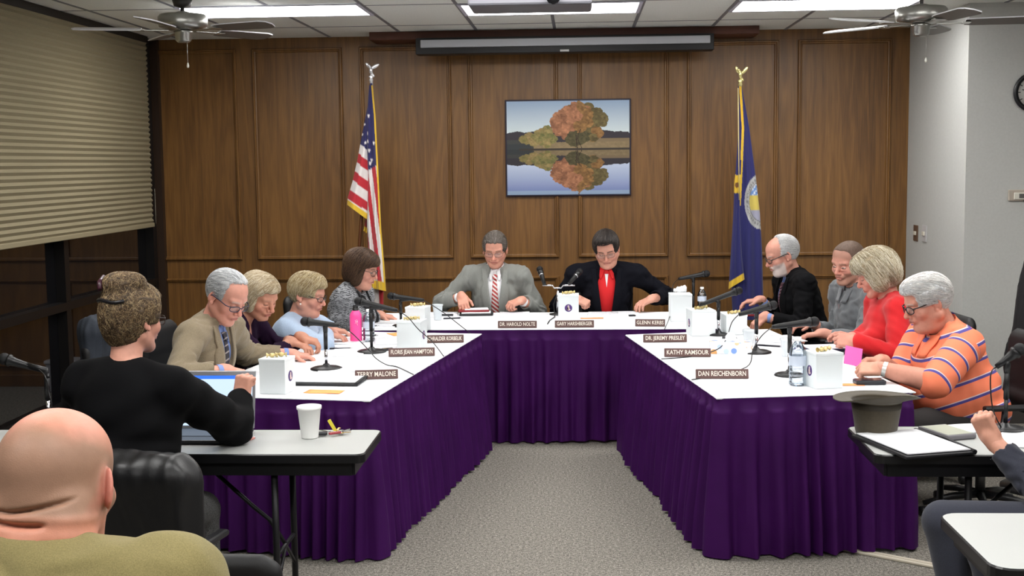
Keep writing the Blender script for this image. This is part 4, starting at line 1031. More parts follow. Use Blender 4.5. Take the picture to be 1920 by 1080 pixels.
cr = N(nt, 'ShaderNodeValToRGB'); cr.color_ramp.interpolation = 'CONSTANT'; e = cr.color_ramp.elements; e[0].color = lin((240, 128, 92)); e[1].position = .72; e[1].color = lin((74, 66, 140)); k = e.new(.88); k.color = lin((226, 200, 200)); k = e.new(.94); k.color = lin((240, 128, 92))
L_(fr.outputs[0], cr.inputs[0]); L_(cr.outputs[0], b.inputs['Base Color'])
def stripes(V, p=p):
    q = (V-p.T.o) @ p.T.R; z = q[:, 2].copy()+.03*np.cos(q[:, 0]*9)
    for i in (0, 1):
        S, E = p.sh[i], p.el[i]; d = E-S; t = ((V-S) @ d)/(d @ d); r = np.linalg.norm(V-S-np.clip(t, 0, 1)[:, None]*d, axis=1)
        mk = (t > .05) & (r < .105); z[mk] = (p.L-.03-t[mk]*np.linalg.norm(d)*1.0)
    return dict(stripe=z+.5)
def polofn(X, Y, Z): return wob(X, Y, Z, 18, 31)*.010
p.shirt(m, g=.014, name='polo_shirt', sleeves=.49, neckr=.082, h=.006, fn=polofn, attrs=stripes)
for sd in (-1, 1):
    mb = drape(p.shirtA, p.T, np.array([[(sd*(.012+.07*j/3.+.02*t), p.L-.085+.085*t) for j in range(4)] for t in np.linspace(0, 1, 6)]), .003, .004); p.mpart('collar', mb, mat('orange_collar', (240, 128, 92), .8))
p.trousers(MATS['dark_trouser']); p.glasses(BLKF, thick=.0024, hgt=.016)
h = hm('hair_white', (178, 180, 182)); p.hair(h, cranium(.012)+[ell((0, .035, .085), (.07, .06, .04), I3, .02), facecut(.062, .068), sidecut(-.012, .0), lowcut(-.08)], amp=.005)
p.strands(1700, back, HAIRM(), [(214, 214, 212), (196, 196, 194), (228, 226, 222), (176, 170, 168)], .05, curl=.05)
w_ = p.wr[0]+unit(p.wr[0]-p.el[0])*-.018; d_ = unit(p.wr[0]-p.el[0]); wm = p.mpart('wristwatch', MB().tube([w_-d_*.01, w_+d_*.01], [.040, .038], 16, cap=False), mat('watch_silver', (214, 214, 210), .3, metal=.5))
nrm = unit(np.cross(d_, V3(0, 0, 1))); nrm = nrm if nrm[1] < 0 else -nrm; fc = p.mpart('watch_face', MB().lathe([(0, .036), (.019, .036), (.019, .044), (0, .044)], n=20, R=Matrix(np.stack([d_, np.cross(nrm, d_), nrm], 1).tolist())), mat('dial_white', (235, 235, 232), .3)); 
fc.data.transform(Matrix.Translation(Vector(w_-p.off))); fc.parent = wm
# 11 woman in black with pinned-up curly hair, back to camera
p = Person(at(250, 598, Y=4.50), 80, dict(lean=13, neck=18, head=(-18, 6, 0), hs=1.04, sw=.19, nl=.178, shz=-.022, fwd=.03, elbow={1: at(440, 796, Y=4.78)}, belly=.075, bust=.03, skin=(214, 160, 140), hipz=.54, ua=.29, fa=.25, armr=.012,
    hands=[(at(215, 790, Y=4.9), (.4, .8, -.2), (0, 0, 1), 'rest'), (at(452, 748, Y=4.90), (.12, .15, .95), (-.35, -.85, .1), 'fist')], elb=[V3(-.6, -.3, -.8), V3(.25, -.0, -1)]))
p.build('woman in a black top with pinned-up curly hair, seen from behind at the left desk')
BJ = mat('black_knit', (7, 7, 9), .9, var=.1, vscale=100, bump=.15, bscale=260, spec=.15); p.shirt(BJ, g=.016, name='sweater', sleeves=.95, neckr=0, h=.006, fn=lambda X, Y, Z: wob(X, Y, Z, 18, 40)*.012+.004*np.sin(Z*75+wob(X, Y, Z, 9, 41)*4)*np.exp(-((Z-.78)/.12)**2))
p.trousers(mat('speckled_skirt', (70, 70, 70), .9, var=.8, vscale=260)); p.glasses(WIRE, thick=.0014)
h = hm('hair_curly', (72, 56, 38)); p.hair(h, cranium(.014)+[ell((0, -.055, -.015), (.070, .058, .085), I3, .03), ell((-.01, -.06, .115), (.06, .055, .045), I3, .02), ell((.02, -.03, .13), (.045, .04, .03), I3, .02), facecut(.05, .08), sidecut(.0, -.01), lowcut(-.095)], amp=.010, freq=70)
p.strands(3200, lambda q: np.stack([q[:, 0]*2, -.2+0*q[:, 0], .9+0*q[:, 0]], 1), HAIRM(), [(92, 72, 50), (128, 106, 76), (70, 54, 40), (160, 140, 106), (54, 42, 32)], .055, curl=.55, width=.002, jit=.8, lift=.004)
cl = [p.hp(.062*math.cos(a), -.098-.030*math.sin(a), .062+.004*math.cos(3*a)) for a in np.linspace(.1, PI*.95, 9)]
p.mpart('hair_clip', MB().tube(cl, .007, 8), mat('clip_black', (20, 18, 22), .3))
p.mpart('hair_claw', MB().tube([p.hp(-.062, -.085, .145), p.hp(-.045, -.118, .125), p.hp(-.030, -.128, .10)], .009, 8), mat('clip_maroon', (58, 28, 40), .3))
# 12 bald man in the foreground
def folds(s):
    L_ = []
    return [cap(s.hp(-.035, -.05, -.046), s.hp(.035, -.05, -.046), .056, .056, .012), cap(s.hp(-.04, -.055, -.075), s.hp(.04, -.055, -.075), .054, .054, .012)]+L_
def foldfn(q):
    x, y, z = q[:, 0], q[:, 1], q[:, 2]; bk = np.clip((-y-.01)/.03, 0, 1)
    g1 = np.exp(-((z+.040-.16*np.maximum(x, -.02)-1.5*x*x)/.0042)**2)*np.clip((.068-np.abs(x-.012))/.02, 0, 1); g2 = np.exp(-((z+.062+.03*x-1.8*x*x)/.0048)**2)*np.clip((.06-np.abs(x+.01))/.02, 0, 1)
    roll = .0035*np.exp(-((z+.051)/.009)**2)+.004*np.exp(-((z+.082)/.014)**2)
    return bk*(.0085*g1+.0095*g2-roll)
p = Person(at(110, 903, Y=2.0), 86, dict(lean=10, neck=36, head=(-4, 10, 0), hs=1.0, sw=.235, belly=.05, fat=.014, skin=(214, 152, 128), nk=.072, nl=.165, hh=.003, folds=folds, foldfn=foldfn, shz=.048, stub=(130, 112, 92), ev=[ell((0, -.018, .028), (.086, .098, .086), I3, .02), ell((0, -.03, -.03), (.080, .078, .05), I3, .03), ell((-.098, -.014, -.006), (.0065, .020, .034), rotm('Z', -42) @ rotm('X', -10), .005), ell((.098, -.014, -.006), (.0065, .020, .034), rotm('Z', 42) @ rotm('X', -10), .005)],
    hands=[(V3(-1.05, 2.3, .60), (.3, .9, -.3), (0, 0, 1), 'rest'), (V3(-.62, 2.3, .60), (-.3, .9, -.3), (0, 0, 1), 'rest')]))
p.build('bald man in an olive tweed jacket seen from behind in the near left corner')
p.shirt(MATS['white_shirt'], neckr=.076, g=.006); OT = jacket_fabric('olive_tweed', (128, 118, 78), sc=500); p.jacket(OT, g=.026, seed=51, h=.006, wr=.006, extra=[]); p.trousers(MATS['dark_trouser'])
# 13 man at the right edge in a charcoal suit
p = Person(V3(1.80, 4.30, 1.24), 170, dict(lean=8, neck=15, head=(0, 15, 0), hs=1.05, sw=.19, hipz=.53, thigh=.52, shin=-.10,
    hands=[(V3(1.65, 4.0, .78), (-.9, .1, -.2), (0, 0, 1), 'rest'), (at(1860, 824, Y=4.52), (-.45, .1, .85), (-.6, -.7, -.2), 'fist')], elbow={1: at(1955, 925, Y=4.36)}, knee={1: at(1768, 975, Y=4.38)}, fa=.27, elb=[V3(.3, -.5, -1), V3(.2, -.2, -1)]))
p.build('man in a charcoal suit at the right edge with one fist raised')
CS = jacket_fabric('charcoal_wool', (54, 56, 66)); p.shirt(MATS['white_shirt']); p.jacket(CS, seed=61); p.lapels(CS); p.trousers(CS)
p.hair(hm('hair_grey_brown', (92, 84, 78)), cranium(.008)+[facecut(.058, .075), sidecut(-.02, -.01), lowcut(-.07)], amp=.003)
# ================================================================== CONFERENCE TABLES
PURP = mat('purple_satin', (58, 16, 76), .6, var=.12, vscale=5, bump=.06, bscale=300, spec=.12)
CLOTH = mat('white_paper_cloth', (232, 234, 238), .75, var=.01, vscale=8)
TMET = mat('table_metal', (40, 40, 42), .4, metal=.6); LAM = mat('grey_laminate', (172, 174, 172), .45, var=.03, vscale=300)
def rnd_path(pts, r=.05, ds=.008):
    """polyline with rounded corners, evenly resampled; returns points and outward normals (right of travel)"""
    P = [np.array(p, float) for p in pts]; out = [P[0]]
    for i in range(1, len(P)-1):
        a = P[i]+unit(P[i-1]-P[i])*r; b = P[i]+unit(P[i+1]-P[i])*r
        for t in np.linspace(0, 1, 7): out.append((1-t)**2*a+2*t*(1-t)*P[i]+t*t*b)
    out.append(P[-1]); out = np.array(out); sl = np.r_[0, np.cumsum(np.linalg.norm(np.diff(out, axis=0), axis=1))]
    s = np.arange(0, sl[-1], ds); X = np.stack([np.interp(s, sl, out[:, k]) for k in (0, 1)], 1); T = np.gradient(X, axis=0); T /= np.linalg.norm(T, axis=1)[:, None]
    return s, X, np.stack([T[:, 1], -T[:, 0]], 1)
def skirt(path, seed, name_parent, label, zt=.744, zb_=.012, group=None):
    s, X, Nn = rnd_path(path); rs = np.random.RandomState(seed)
    ks = np.cumsum(rs.uniform(.045, .15, 200)); ph = np.interp(s, ks, np.arange(200))*2*PI
    amp = np.interp(s, ks, rs.uniform(.5, 1.25, 200)); big = np.sin(s*6.1+seed)+.6*np.sin(s*2.7+seed*2)
    rows = []; zs = np.r_[zt, zt-.004, zt-.05, zt-.056, np.linspace(zt-.075, zb_, 22)]
    for z in zs:
        d = (zt-z)/(zt-zb_)
        if z > zt-.053: off = .006+.001*np.sin(ph)
        else:
            A = .006+.022*min(1, d*1.3); w = np.sin(ph+.35*np.sin(d*3+s*3)); w = np.sign(w)*np.abs(w)**.75
            off = .010+A*amp*w+.045*d+.012*d*big+ (.3*A*np.sin(ph*2.3+1)*d)
        zz = z if z > zb_+.001 else z+.005*np.sin(s*5)
        rows.append(np.stack([X[:, 0]+Nn[:, 0]*off, X[:, 1]+Nn[:, 1]*off, np.full(len(s), zt)*0+zz], 1))
    G = np.array(rows); c = X.mean(0)
    V = G-np.array([c[0], c[1], 0]); V2 = V.copy(); V2[:, :, :2] -= Nn[None]*.004
    mb = MB(); mb.grid(V, True, False); mb.grid(V2, True, True)
    o = mb.build('table_skirt', PURP, None, (c[0], c[1], 0)); return tag(o, label, 'table skirt', None)
TI, TO = {}, {}
def conf_table(key, A, B, axis, ln_in, ln_out, label):
    """A inner front corner, B outer front corner"""
    A = np.array(A, float); B = np.array(B, float); axis = unit(axis); C_ = B+axis*ln_out; D = A+axis*ln_in
    c = (A+B+C_+D)/4; TI[key] = (A, D); TO[key] = (B, C_)
    t = empty('conference_table', (c[0], c[1], 0), label=label, cat='table')
    P = [tuple(p-c) for p in (A, B, C_, D)]
    ar = sum(P[i][0]*P[(i+1) % 4][1]-P[(i+1) % 4][0]*P[i][1] for i in range(4))
    if ar < 0: P = P[::-1]
    MB().prism([tuple(np.array(p)*.96) for p in P], .715, .7402).build('tabletop', mat('table_core', (90, 80, 70), .6), t)
    for p in P:
        q = np.array(p)*.88; l = MB().tube([(q[0], q[1], .715), (q[0], q[1], .0)], .016, 10); l.build('leg', TMET, t)
    cl = MB(); 
    big = [tuple(np.array(p)+.004*np.sign(np.array(p))) for p in P]; cl.prism(big, .7405, .7475)
    o = cl.build('tablecloth', CLOTH, None, (c[0], c[1], 0)); bm = bmesh.new(); bm.from_mesh(o.data)
    bmesh.ops.bevel(bm, geom=bm.edges[:], offset=.002, segments=2, affect='EDGES'); bm.to_mesh(o.data); bm.free()
    return o
aL = V3(.150, .989)[:2]; aR = V3(-.157, .987)[:2]
o = conf_table('L', (-.976, 5.667), (-1.9, 5.81), aL, 2.29, 2.29, 'long conference table forming the left arm of the U'); tag(o, 'white paper cloth on the left arm of the tables', 'tablecloth')
o = conf_table('R', (.627, 5.720), (1.560, 5.868), aR, 2.16, 2.26, 'long conference table forming the right arm of the U'); tag(o, 'white paper cloth on the right arm of the tables', 'tablecloth')
o = conf_table('B', (-1.5, 8.14), (1.10, 8.14), (0, 1), .93, .93, 'conference table across the back of the U, by the two flags'); tag(o, 'white paper cloth on the back table', 'tablecloth')
A, D = TI['L']; B, C_ = TO['L']; skirt([B+.01*aL, B, A, D], 3, None, 'pleated purple skirt around the left arm of the tables')
A, D = TI['R']; B, C_ = TO['R']; skirt([D, A, B, B+.25*aR], 4, None, 'pleated purple skirt around the right arm of the tables')
skirt([(-1.5, 8.14), (1.10, 8.14)], 6, None, 'pleated purple skirt across the front of the back table')

# ------------------------------------------------------------------ folding desks
def fold_desk(x0, x1, y0, y1, label, ztop=.74, legs=((.22, 1), (-.22, -1)), r=.035):
    c = ((x0+x1)/2, (y0+y1)/2); t = empty('folding_table', (c[0], c[1], 0), label=label, cat='folding table')
    w, d = (x1-x0)/2, (y1-y0)/2
    def rr(w, d, r): 
        P = []
        for (sx, sy, a0) in ((1, -1, -90), (1, 1, 0), (-1, 1, 90), (-1, -1, 180)):
            for k in range(6):
                a = math.radians(a0+18*k); P.append((sx*(w-r)+r*math.cos(a), sy*(d-r)+r*math.sin(a)))
        return P
    MB().prism(rr(w, d, r), ztop-.012, ztop).build('tabletop', LAM, t)
    e = MB(); P = rr(w+.004, d+.004, r); Q = rr(w, d, r); n = len(P)
    V = [(p[0], p[1], ztop-.034) for p in P]+[(p[0], p[1], ztop-.004) for p in P]+[(p[0], p[1], ztop+.0008) for p in Q]+[(p[0]*.985, p[1]*.97, ztop+.0008) for p in Q][:0]
    Fc = [(i, (i+1) % n, n+(i+1) % n, n+i) for i in range(n)]+[(n+i, n+(i+1) % n, 2*n+(i+1) % n, 2*n+i) for i in range(n)]+[tuple(reversed(range(n)))]
    e.add(V, Fc); e.build('edge_band', mat('black_edge', (16, 16, 18), .35), t)
    a = MB(); a.box((0, -d+.04, ztop-.062), (2*w-.10, .022, .055)); a.box((0, d-.04, ztop-.062), (2*w-.10, .022, .055))
    for s in (-1, 1): a.box((s*(w-.05), 0, ztop-.062), (.022, 2*d-.08, .055))
    a.build('apron', TMET, t)
    for s in (-1, 1):
        lx = s*(w-.36)
        for yy in (-d+.07, d-.07):
            MB().tube([(lx, yy, ztop-.04), (lx, yy, .008)], .0135, 12).build('leg', TMET, t)
            MB().tube([(lx, yy, .012), (lx, yy, 0)], .016, 12).build('foot_cap', mat('rubber_black', (12, 12, 12), .7), t)
        b = MB(); b.tube([(lx, -d+.07, .32), (lx, d-.07, .32)], .009, 8); b.tube([(lx, 0, .32), (lx-s*.06, 0, .42), (lx-s*.12, 0, .47), (lx-s*.36, 0, ztop-.05)], .009, 8); b.tube([(lx, -d+.07, .20), (lx, 0, .32), (lx, d-.07, .20)], .008, 8)
        b.build('brace', TMET, t)
    return t
xa = float(at(697, 830, Z=.74)[0])
y1 = float(at(640, 806, Z=.74)[1]); y0 = float(at(640, 852, Z=.74)[1])
TLY = (y0, y1)
fold_desk(xa-1.83, xa, y0, y1, 'grey-topped black folding desk in front of the woman in black')
xb = float(at(1592, 803, Z=.74)[0]); y1 = float(at(1700, 800, Z=.74)[1]); y0 = y1-.50; TRY = (y0, y1)
fold_desk(xb, xb+1.83, y0, y1, 'grey folding desk holding the upturned hat at the right')
xc = float(at(1772, 963, Z=.74)[0])-.02; y1 = float(at(1850, 962, Z=.74)[1]); y0 = float(at(1850, 1045, Z=.74)[1])
fold_desk(xc, xc+1.83, y0-.10, y1, 'empty grey folding desk nearest the camera at the right', r=.06)

# ------------------------------------------------------------------ chairs
CHB = mat('chair_black', (12, 12, 14), .55, bump=.08, bscale=400); CHP = mat('chair_plastic', (26, 26, 28), .4); CHM = mat('chair_grey_metal', (90, 90, 92), .35, metal=.8)
def make_chair():
    t = empty('office_chair', (0, 0, 0)); V_ = join([sculpt([rbx((0, .0, .335), (.235, .225, .035), I3, .03, .01), cap((-.2, .21, .33), (.2, .21, .33), .032, k=.02)], .012)]); np_mesh('seat', V_[0], V_[1], CHB, t)
    V_ = sculpt([rbx((0, -.245, .72), (.215, .028, .20), rotm('X', 6), .03, .02), rbx((0, -.262, .86), (.19, .022, .085), rotm('X', 8), .03, .03), cap((-.12, -.225, .6), (.12, -.225, .6), .03, k=.03)], .012); np_mesh('backrest', V_[0], V_[1], CHB, t)
    MB().box((0, -.28, .46), (.06, .018, .36), R=Matrix.Rotation(math.radians(6), 3, 'X'), bev=.004).build('back_bracket', CHP, t)
    for s in (-1, 1):
        a = MB(); a.tube([(s*.22, .06, .32), (s*.285, .06, .33), (s*.285, .03, .60)], .011, 8); a.build('arm_post', CHP, t)
        MB().box((s*.285, .01, .61), (.045, .25, .028), bev=.012).build('armrest', CHP, t)
    MB().tube([(0, 0, .31), (0, 0, .12)], .025, 12).build('gas_column', CHM, t)
    for k in range(5):
        a = k*2*PI/5+.3; l = MB().tube([(0, 0, .11), (math.cos(a)*.16, math.sin(a)*.16, .10), (math.cos(a)*.30, math.sin(a)*.30, .07)], [.024, .018, .013], 8); lo_ = l.build('base_leg', CHP, t)
        w = MB(); w.lathe([(0, -.022), (.024, -.02), (.027, 0), (.024, .02), (0, .022)], (math.cos(a)*.30, math.sin(a)*.30, .028), n=12, R=Matrix.Rotation(PI/2, 3, 'X')); c = w.build('caster', CHP, t); c.parent = lo_
    return t
chair0 = make_chair()
def chair(x, y, face, label, dz=0., back=.0, first=[True]):
    t = chair0 if first[0] else copy_tree(chair0); first[0] = False
    t.location = (x-math.cos(math.radians(face))*back, y-math.sin(math.radians(face))*back, 0); t.rotation_euler = (0, 0, math.radians(face-90)); t.scale = (1, 1, 1)
    return tag(t, label, 'chair')
PP = [o for o in bpy.data.objects if o.name.split('.')[0] == 'person']
SEATS = {'grey suit': ('black office chair under the man in the grey suit', -90), 'navy blazer': ('black office chair under the man in the navy blazer', -90), 'tweed jacket and': ('black office chair under the man in brown tweed', ANG_L), 'elderly': ('black office chair under the elderly woman in purple', ANG_L),
    'pale blue': ('black office chair behind the woman in the pale blue sweater', ANG_L), 'brown bob': ('black office chair under the woman with the brown bob', ANG_L-4), 'black suit': ('black office chair behind the man in the black suit', ANG_R+2), 'quarter-zip': ('black office chair under the man in the grey sweater', ANG_R+8),
    'bright red': ('black office chair under the woman in red', ANG_R-4), 'orange polo': ('black office chair behind the man in the orange polo', ANG_R), 'black top': ('black office chair under the woman in the black top', 80), 'bald man': ('black office chair under the bald man in olive', 86), 'charcoal': ('black office chair under the man in charcoal, right edge', 170)}
for o in PP:
    for k, (lb, fa) in SEATS.items():
        if k in o['label']: c9 = chair(o.location.x+(.1 if k == 'black top' else 0), o.location.y, fa, lb, back=.20 if k == 'tweed jacket and' else .06); c9.scale = (1, 1, .86 if k == 'black top' else 1)
# the tweed man's chair has a denim-blue jacket over its back
tw = [o for o in PP if 'tweed jacket and' in o['label']][0]
def over_chair(cx, cy, face, m, name, label, cat, w=.25, zt=1.0, zb2=.55, dep=.07, seed=1):
    fr = Fr((cx, cy, 0), np.array(Matrix.Rotation(math.radians(face-90), 3, 'Z')))
    A = [rbx(fr.p(0, -.262, (zt+zb2)/2), (w, dep, (zt-zb2)/2), fr.R @ rotm('X', 5), .05, .02), cap(fr.p(-w+.06, -.265, zt-.06), fr.p(w-.06, -.265, zt-.06), .06, k=.05),
         cap(fr.p(-w+.03, -.26, zt-.09), fr.p(-w-.02, -.24, zb2+.05), .055, .04, .04), cap(fr.p(w-.03, -.26, zt-.09), fr.p(w+.02, -.24, zb2+.05), .055, .04, .04),
         rbx(fr.p(0, -.258, (zt+zb2)/2-.05), (w-.03, .036, (zt-zb2)/2), fr.R @ rotm('X', 5), .02, .01, 's')]
    V, Q = sculpt(A, .008, fn=lambda X, Y, Z: wob(X, Y, Z*.35, 30, seed)*.012)
    t = empty(name, (cx, cy, zb2), label=label, cat=cat); o = np_mesh('cloth_body', V-np.array([cx, cy, zb2]), Q, m, t)
    return t
over_chair(tw.location.x-.20, tw.location.y+.03, ANG_L, mat('denim_jacket', (34, 40, 50), .8, var=.12, vscale=30, bump=.2, bscale=200), 'draped_jacket', 'blue-grey jacket hung over the chair behind the man in brown tweed', 'jacket', zt=1.06, w=.17, dep=.05)
wb = [o for o in PP if 'black top' in o['label']][0]
over_chair(wb.location.x+.15, wb.location.y-.02, 78, mat('black_leather', (16, 16, 18), .42, bump=.1, bscale=120), 'leather_jacket', 'black leather jacket hung over the chair of the woman in black', 'jacket', w=.305, zt=.875, zb2=.40, dep=.075, seed=4)
c9 = chair(-.955, 3.25, 90, 'empty black office chair at the bottom, right of the bald man'); c9.scale = (1, 1, .93)
# black coat hanging at the right edge
q = at(1955, 500, Y=6.9)
t = empty('coat_stand', (q[0]+.02, 6.95, 0), label='slim black coat stand at the right edge of the picture', cat='coat stand')
MB().tube([(0, 0, .03), (0, 0, 1.62)], .016, 10).build('pole', CHP, t); MB().lathe([(.19, 0), (.19, .02), (.02, .04), (0, .04)], n=24).build('base', CHP, t)
for k in range(3):
    a = k*2.1+.4; MB().tube([(0, 0, 1.52), (.07*math.cos(a), .07*math.sin(a), 1.54), (.11*math.cos(a), .11*math.sin(a), 1.60)], .008, 8).build('hook', CHP, t)
V, Q = sculpt([cap((0, -.04, 1.40), (0, -.05, .72), .085, .20, .05), cap((.04, -.04, 1.38), (.10, -.04, .7), .08, .18, .05), rbx((0, 0, .45), (.5, .5, .12), I3, .01, .01, 's')], .012, fn=lambda X, Y, Z: wob(X, Y, Z*.15, 30, 8)*.02)
t = empty('hanging_coat', (q[0]+.02, 6.95, .6), label='long black coat hanging behind the man in orange, right edge', cat='coat')
np_mesh('coat_body', V-np.array([0, 0, .6]), Q, mat('coat_black', (10, 10, 14), .85), t)
MB().tube([(-.03, -.03, .80), (0, -.03, .86), (.03, -.03, .80)], .006, 8).build('hanging_loop', mat('coat_black', (10, 10, 14), .85), t)
# ================================================================== THINGS ON THE TABLES
ZT_ = .748; ZF = .7415
BPL = mat('black_plastic', (18, 18, 20), .4); CHR = mat('chrome', (200, 200, 205), .15, metal=1.)
MGR = mat('mic_grille', (34, 34, 36), .45, metal=.5, bump=.6, bscale=900)
def mic(head, tail, stand_px, base_px, Y, label, ztab=ZT_, chrome=True, base=True, cable=None, baseR=.085, dy=(0, 0), sc=1., plate=True):
    """gooseneck-free desk microphone: base, stem, clip, handle, grille; pixel marks taken at distance Y"""
    b = at(*base_px, Z=ztab); Yb = b[1]
    h = at(*head, Y=Yb+dy[0]); tl = at(*tail, Y=Yb+dy[1]); top = at(*stand_px, Y=Yb)
    t = empty('desk_microphone', (b[0], b[1], ztab), label=label, cat='microphone')
    o = lambda p: np.asarray(p, float)-np.array([b[0], b[1], ztab])
    d = unit(tl-h); ln = max(.15, min(.2, np.linalg.norm(tl-h)))
    if base: MB().lathe([(baseR, 0), (baseR, .006), (baseR*.8, .013), (.022, .018), (.014, .03), (0, .03)], n=36).build('base', BPL, t)
    zt2 = float(top[2])-ztab
    MB().tube([(0, 0, .01), (0, 0, zt2*.55)], .0085, 12).build('stem', CHR if chrome else BPL, t)
    MB().tube([(0, 0, zt2*.5), (0, 0, zt2)], .011, 12).build('collar', BPL, t)
    Lf = np.array([0, 0, zt2]); mid = o(h)+unit(o(tl)-o(h))*np.linalg.norm(o(tl)-o(h))*.6
    MB().tube([Lf-np.array([0, 0, .02]), Lf+np.array([0, 0, .012]), mid-np.array([0, 0, .0])], [.012, .014, .014], 10).build('clip', BPL, t)
    hd = MB(); hd.sphere(o(h), .0255*sc, 10); hg = hd.build('grille', MGR, t)
    MB().tube([o(h)+d*.016*sc, o(h)+d*.026*sc, o(h)+d*.03*sc, o(h)+d*.05*sc, o(tl)-d*.03, o(tl)], [.0255*sc, .0262*sc, .021*sc, .0175*sc, .013*sc, .0105*sc], 14).build('handle', BPL, t)
    if cable:
        pts = [o(tl)]+[o(at(p[0], p[1], Y=p[2]) if len(p) == 3 else at(p[0], p[1], Z=ztab+.004)) for p in cable]
        P = [Vector(q) for q in pts]; sm = []
        for i in range(len(P)-1):
            p0 = P[max(i-1, 0)]; p1 = P[i]; p2 = P[i+1]; p3 = P[min(i+2, len(P)-1)]
            for k in range(6):
                u = k/6.; sm.append(.5*((2*p1)+(p2-p0)*u+(2*p0-5*p1+4*p2-p3)*u*u+(-p0+3*p1-3*p2+p3)*u**3))
        sm.append(P[-1]); MB().tube(sm, .0028, 6).build('cable', BPL, t)
    return t
mic((572, 603), (636, 610), (613, 616), (612, 692), None, 'desk microphone on a chrome stem, nearest on the left table', cable=[(660, 625, 6.6), (690, 655, 6.6), (705, 672, 6.7), (725, 684), (745, 688), (775, 702)])
mic((672, 565), (745, 582), (700, 580), (697, 660), None, 'black-stemmed desk microphone beside the pink bottle', chrome=False, cable=[(765, 595, 7.2), (785, 618, 7.2), (810, 640, 7.25), (832, 668)])
mic((733, 555), (795, 563), (752, 566), (752, 612), None, 'desk microphone farthest back on the left table', chrome=False, cable=[(830, 585, 8.0), (860, 608, 8.0), (893, 634, 8.0)], baseR=.06)
mic((1325, 513), (1272, 523), (1301, 524), (1300, 583), None, 'desk microphone beside the water bottle on the back table', chrome=False, cable=[(1262, 535, 8.8), (1258, 560, 8.8), (1257, 590, 8.6), (1246, 617)], baseR=.06)
mic((1385, 545), (1312, 572), (1348, 570), (1347, 628), None, 'desk microphone farthest back on the right table', cable=[(1300, 588, 7.9), (1299, 610, 7.9), (1290, 630, 7.9), (1215, 634)], baseR=.07)
mic((1450, 572), (1385, 590), (1418, 590), (1418, 661), None, 'chrome-stemmed desk microphone second from the front on the right table', cable=[(1372, 605, 7.1), (1362, 635, 7.1), (1345, 655, 7.0), (1300, 668), (1240, 673)])
mic((1527, 603), (1448, 613), (1484, 618), (1480, 704), None, 'desk microphone nearest the camera on the right table', cable=[(1428, 630, 6.5), (1412, 655, 6.45), (1400, 688, 6.4), (1330, 706), (1297, 712)], baseR=.075)
mic((8, 673), (72, 692), (48, 700), (92, 800), None, 'black microphone on the folding desk at the far left edge', ztab=ZF, cable=[(84, 705, 4.9), (90, 730, 4.9), (96, 770, 4.9), (70, 806)])
mic((1912, 655), (1868, 688), (1885, 690), (1885, 806), None, 'black microphone on a dark stand at the right edge', ztab=ZF, chrome=False, cable=[(1858, 700, 5.0), (1858, 740, 5.0), (1864, 775, 5.0), (1880, 806)])
# twin microphone on one stand in the middle of the back table
b = at(1046, 590, Z=ZT_); t = empty('twin_microphone_stand', (b[0], b[1], ZT_), label='chrome twin-arm microphone stand between the two men at the back', cat='microphone')
o_ = lambda px, py, dy=0: at(px, py, Y=b[1]+dy)-np.array([b[0], b[1], ZT_])
MB().lathe([(.06, 0), (.06, .008), (.02, .016), (0, .016)], n=30).build('base', BPL, t)
MB().tube([(0, 0, .01), o_(1046, 545)], .009, 10).build('stem', CHR, t)
MB().tube([o_(1017, 535), o_(1036, 535), o_(1039, 540), o_(1052, 540), o_(1056, 535), o_(1078, 535)], .006, 8).build('cross_arm', CHR, t)
for (hx, hy, tx, ty, nm) in ((1012, 505, 1021, 533, 0), (1087, 509, 1067, 532, 0)):
    h = o_(hx, hy, .06); tl = o_(tx, ty, -.02); d = unit(tl-h)
    m_ = MB().tube([h+d*.012, h+d*.03, h+d*.06, tl], [.022, .021, .016, .013], 12).build('microphone', BPL, t); g_ = MB().sphere(h, .024, 9).build('grille', MGR, t); g_.parent = m_
    r_ = MB().tube([h+d*.045, h+d*.055], .018, 12).build('ring', CHR, t); r_.parent = m_
MB().tube([o_(1046, 548), o_(1038, 570), o_(1040, 590), (-.02, -.16, .004), (-.05, -.35, .004), (-.06, -.55, .004)], .004, 6).build('cable', BPL, t)

# name plates
PLB = mat('plate_brown', (92, 66, 62), .45); PLT = mat('plate_text', (226, 218, 206), .6)
def plate_(px, py, w_px, txt, rz, label, h=.048):
    p = at(px, py, Z=ZT_+.022); ppm = F/p[1]; w = w_px/ppm
    t = empty('name_plate', (p[0], p[1], ZT_), math.radians(rz), label, 'name plate')
    Rt = Matrix.Rotation(math.radians(-14), 3, 'X')
    b_ = MB().box((0, .004, h/2), (w, .012, h), R=Rt, bev=.003); b_.build('plate', PLB, t)
    MB().box((0, .022, .006), (w*.96, .045, .01), bev=.003).build('foot', PLB, t)
    V, Fc = text_geo(txt, .034); wd = max(v[0] for v in V)-min(v[0] for v in V); k = min(1.25, w*.90/wd)
    mb = MB(); mb.add([tuple(Rt @ Vector((v[0]*k, -.0068-v[2], v[1]))+Vector((0, .004, h/2))) for v in V], Fc); mb.build('lettering', PLT, t)
plate_(970, 609, 74, 'DR. HAROLD NOLTE', 0, 'brown name plate on the back table in front of the grey suit')
plate_(1077, 608, 74, 'GARY HARSHBERGER', 1, 'brown name plate on the back table under the central white box')
plate_(1219, 606, 56, 'GLENN KERBS', -5, 'shortest brown name plate, at the right end of the back table')
plate_(1247, 635, 82, 'DR. JEREMY PRESLEY', 2, 'brown name plate farthest back on the right table')
plate_(1289, 662, 87, 'KATHY RAMSOUR', -2, 'middle brown name plate of the three on the right table')
plate_(1354, 702, 99, 'DAN REICHENBORN', 0, 'brown name plate nearest the camera on the right table')
plate_(706, 703, 82, 'TERRY MALONE', 9, 'brown name plate beside the black portfolio on the left table')
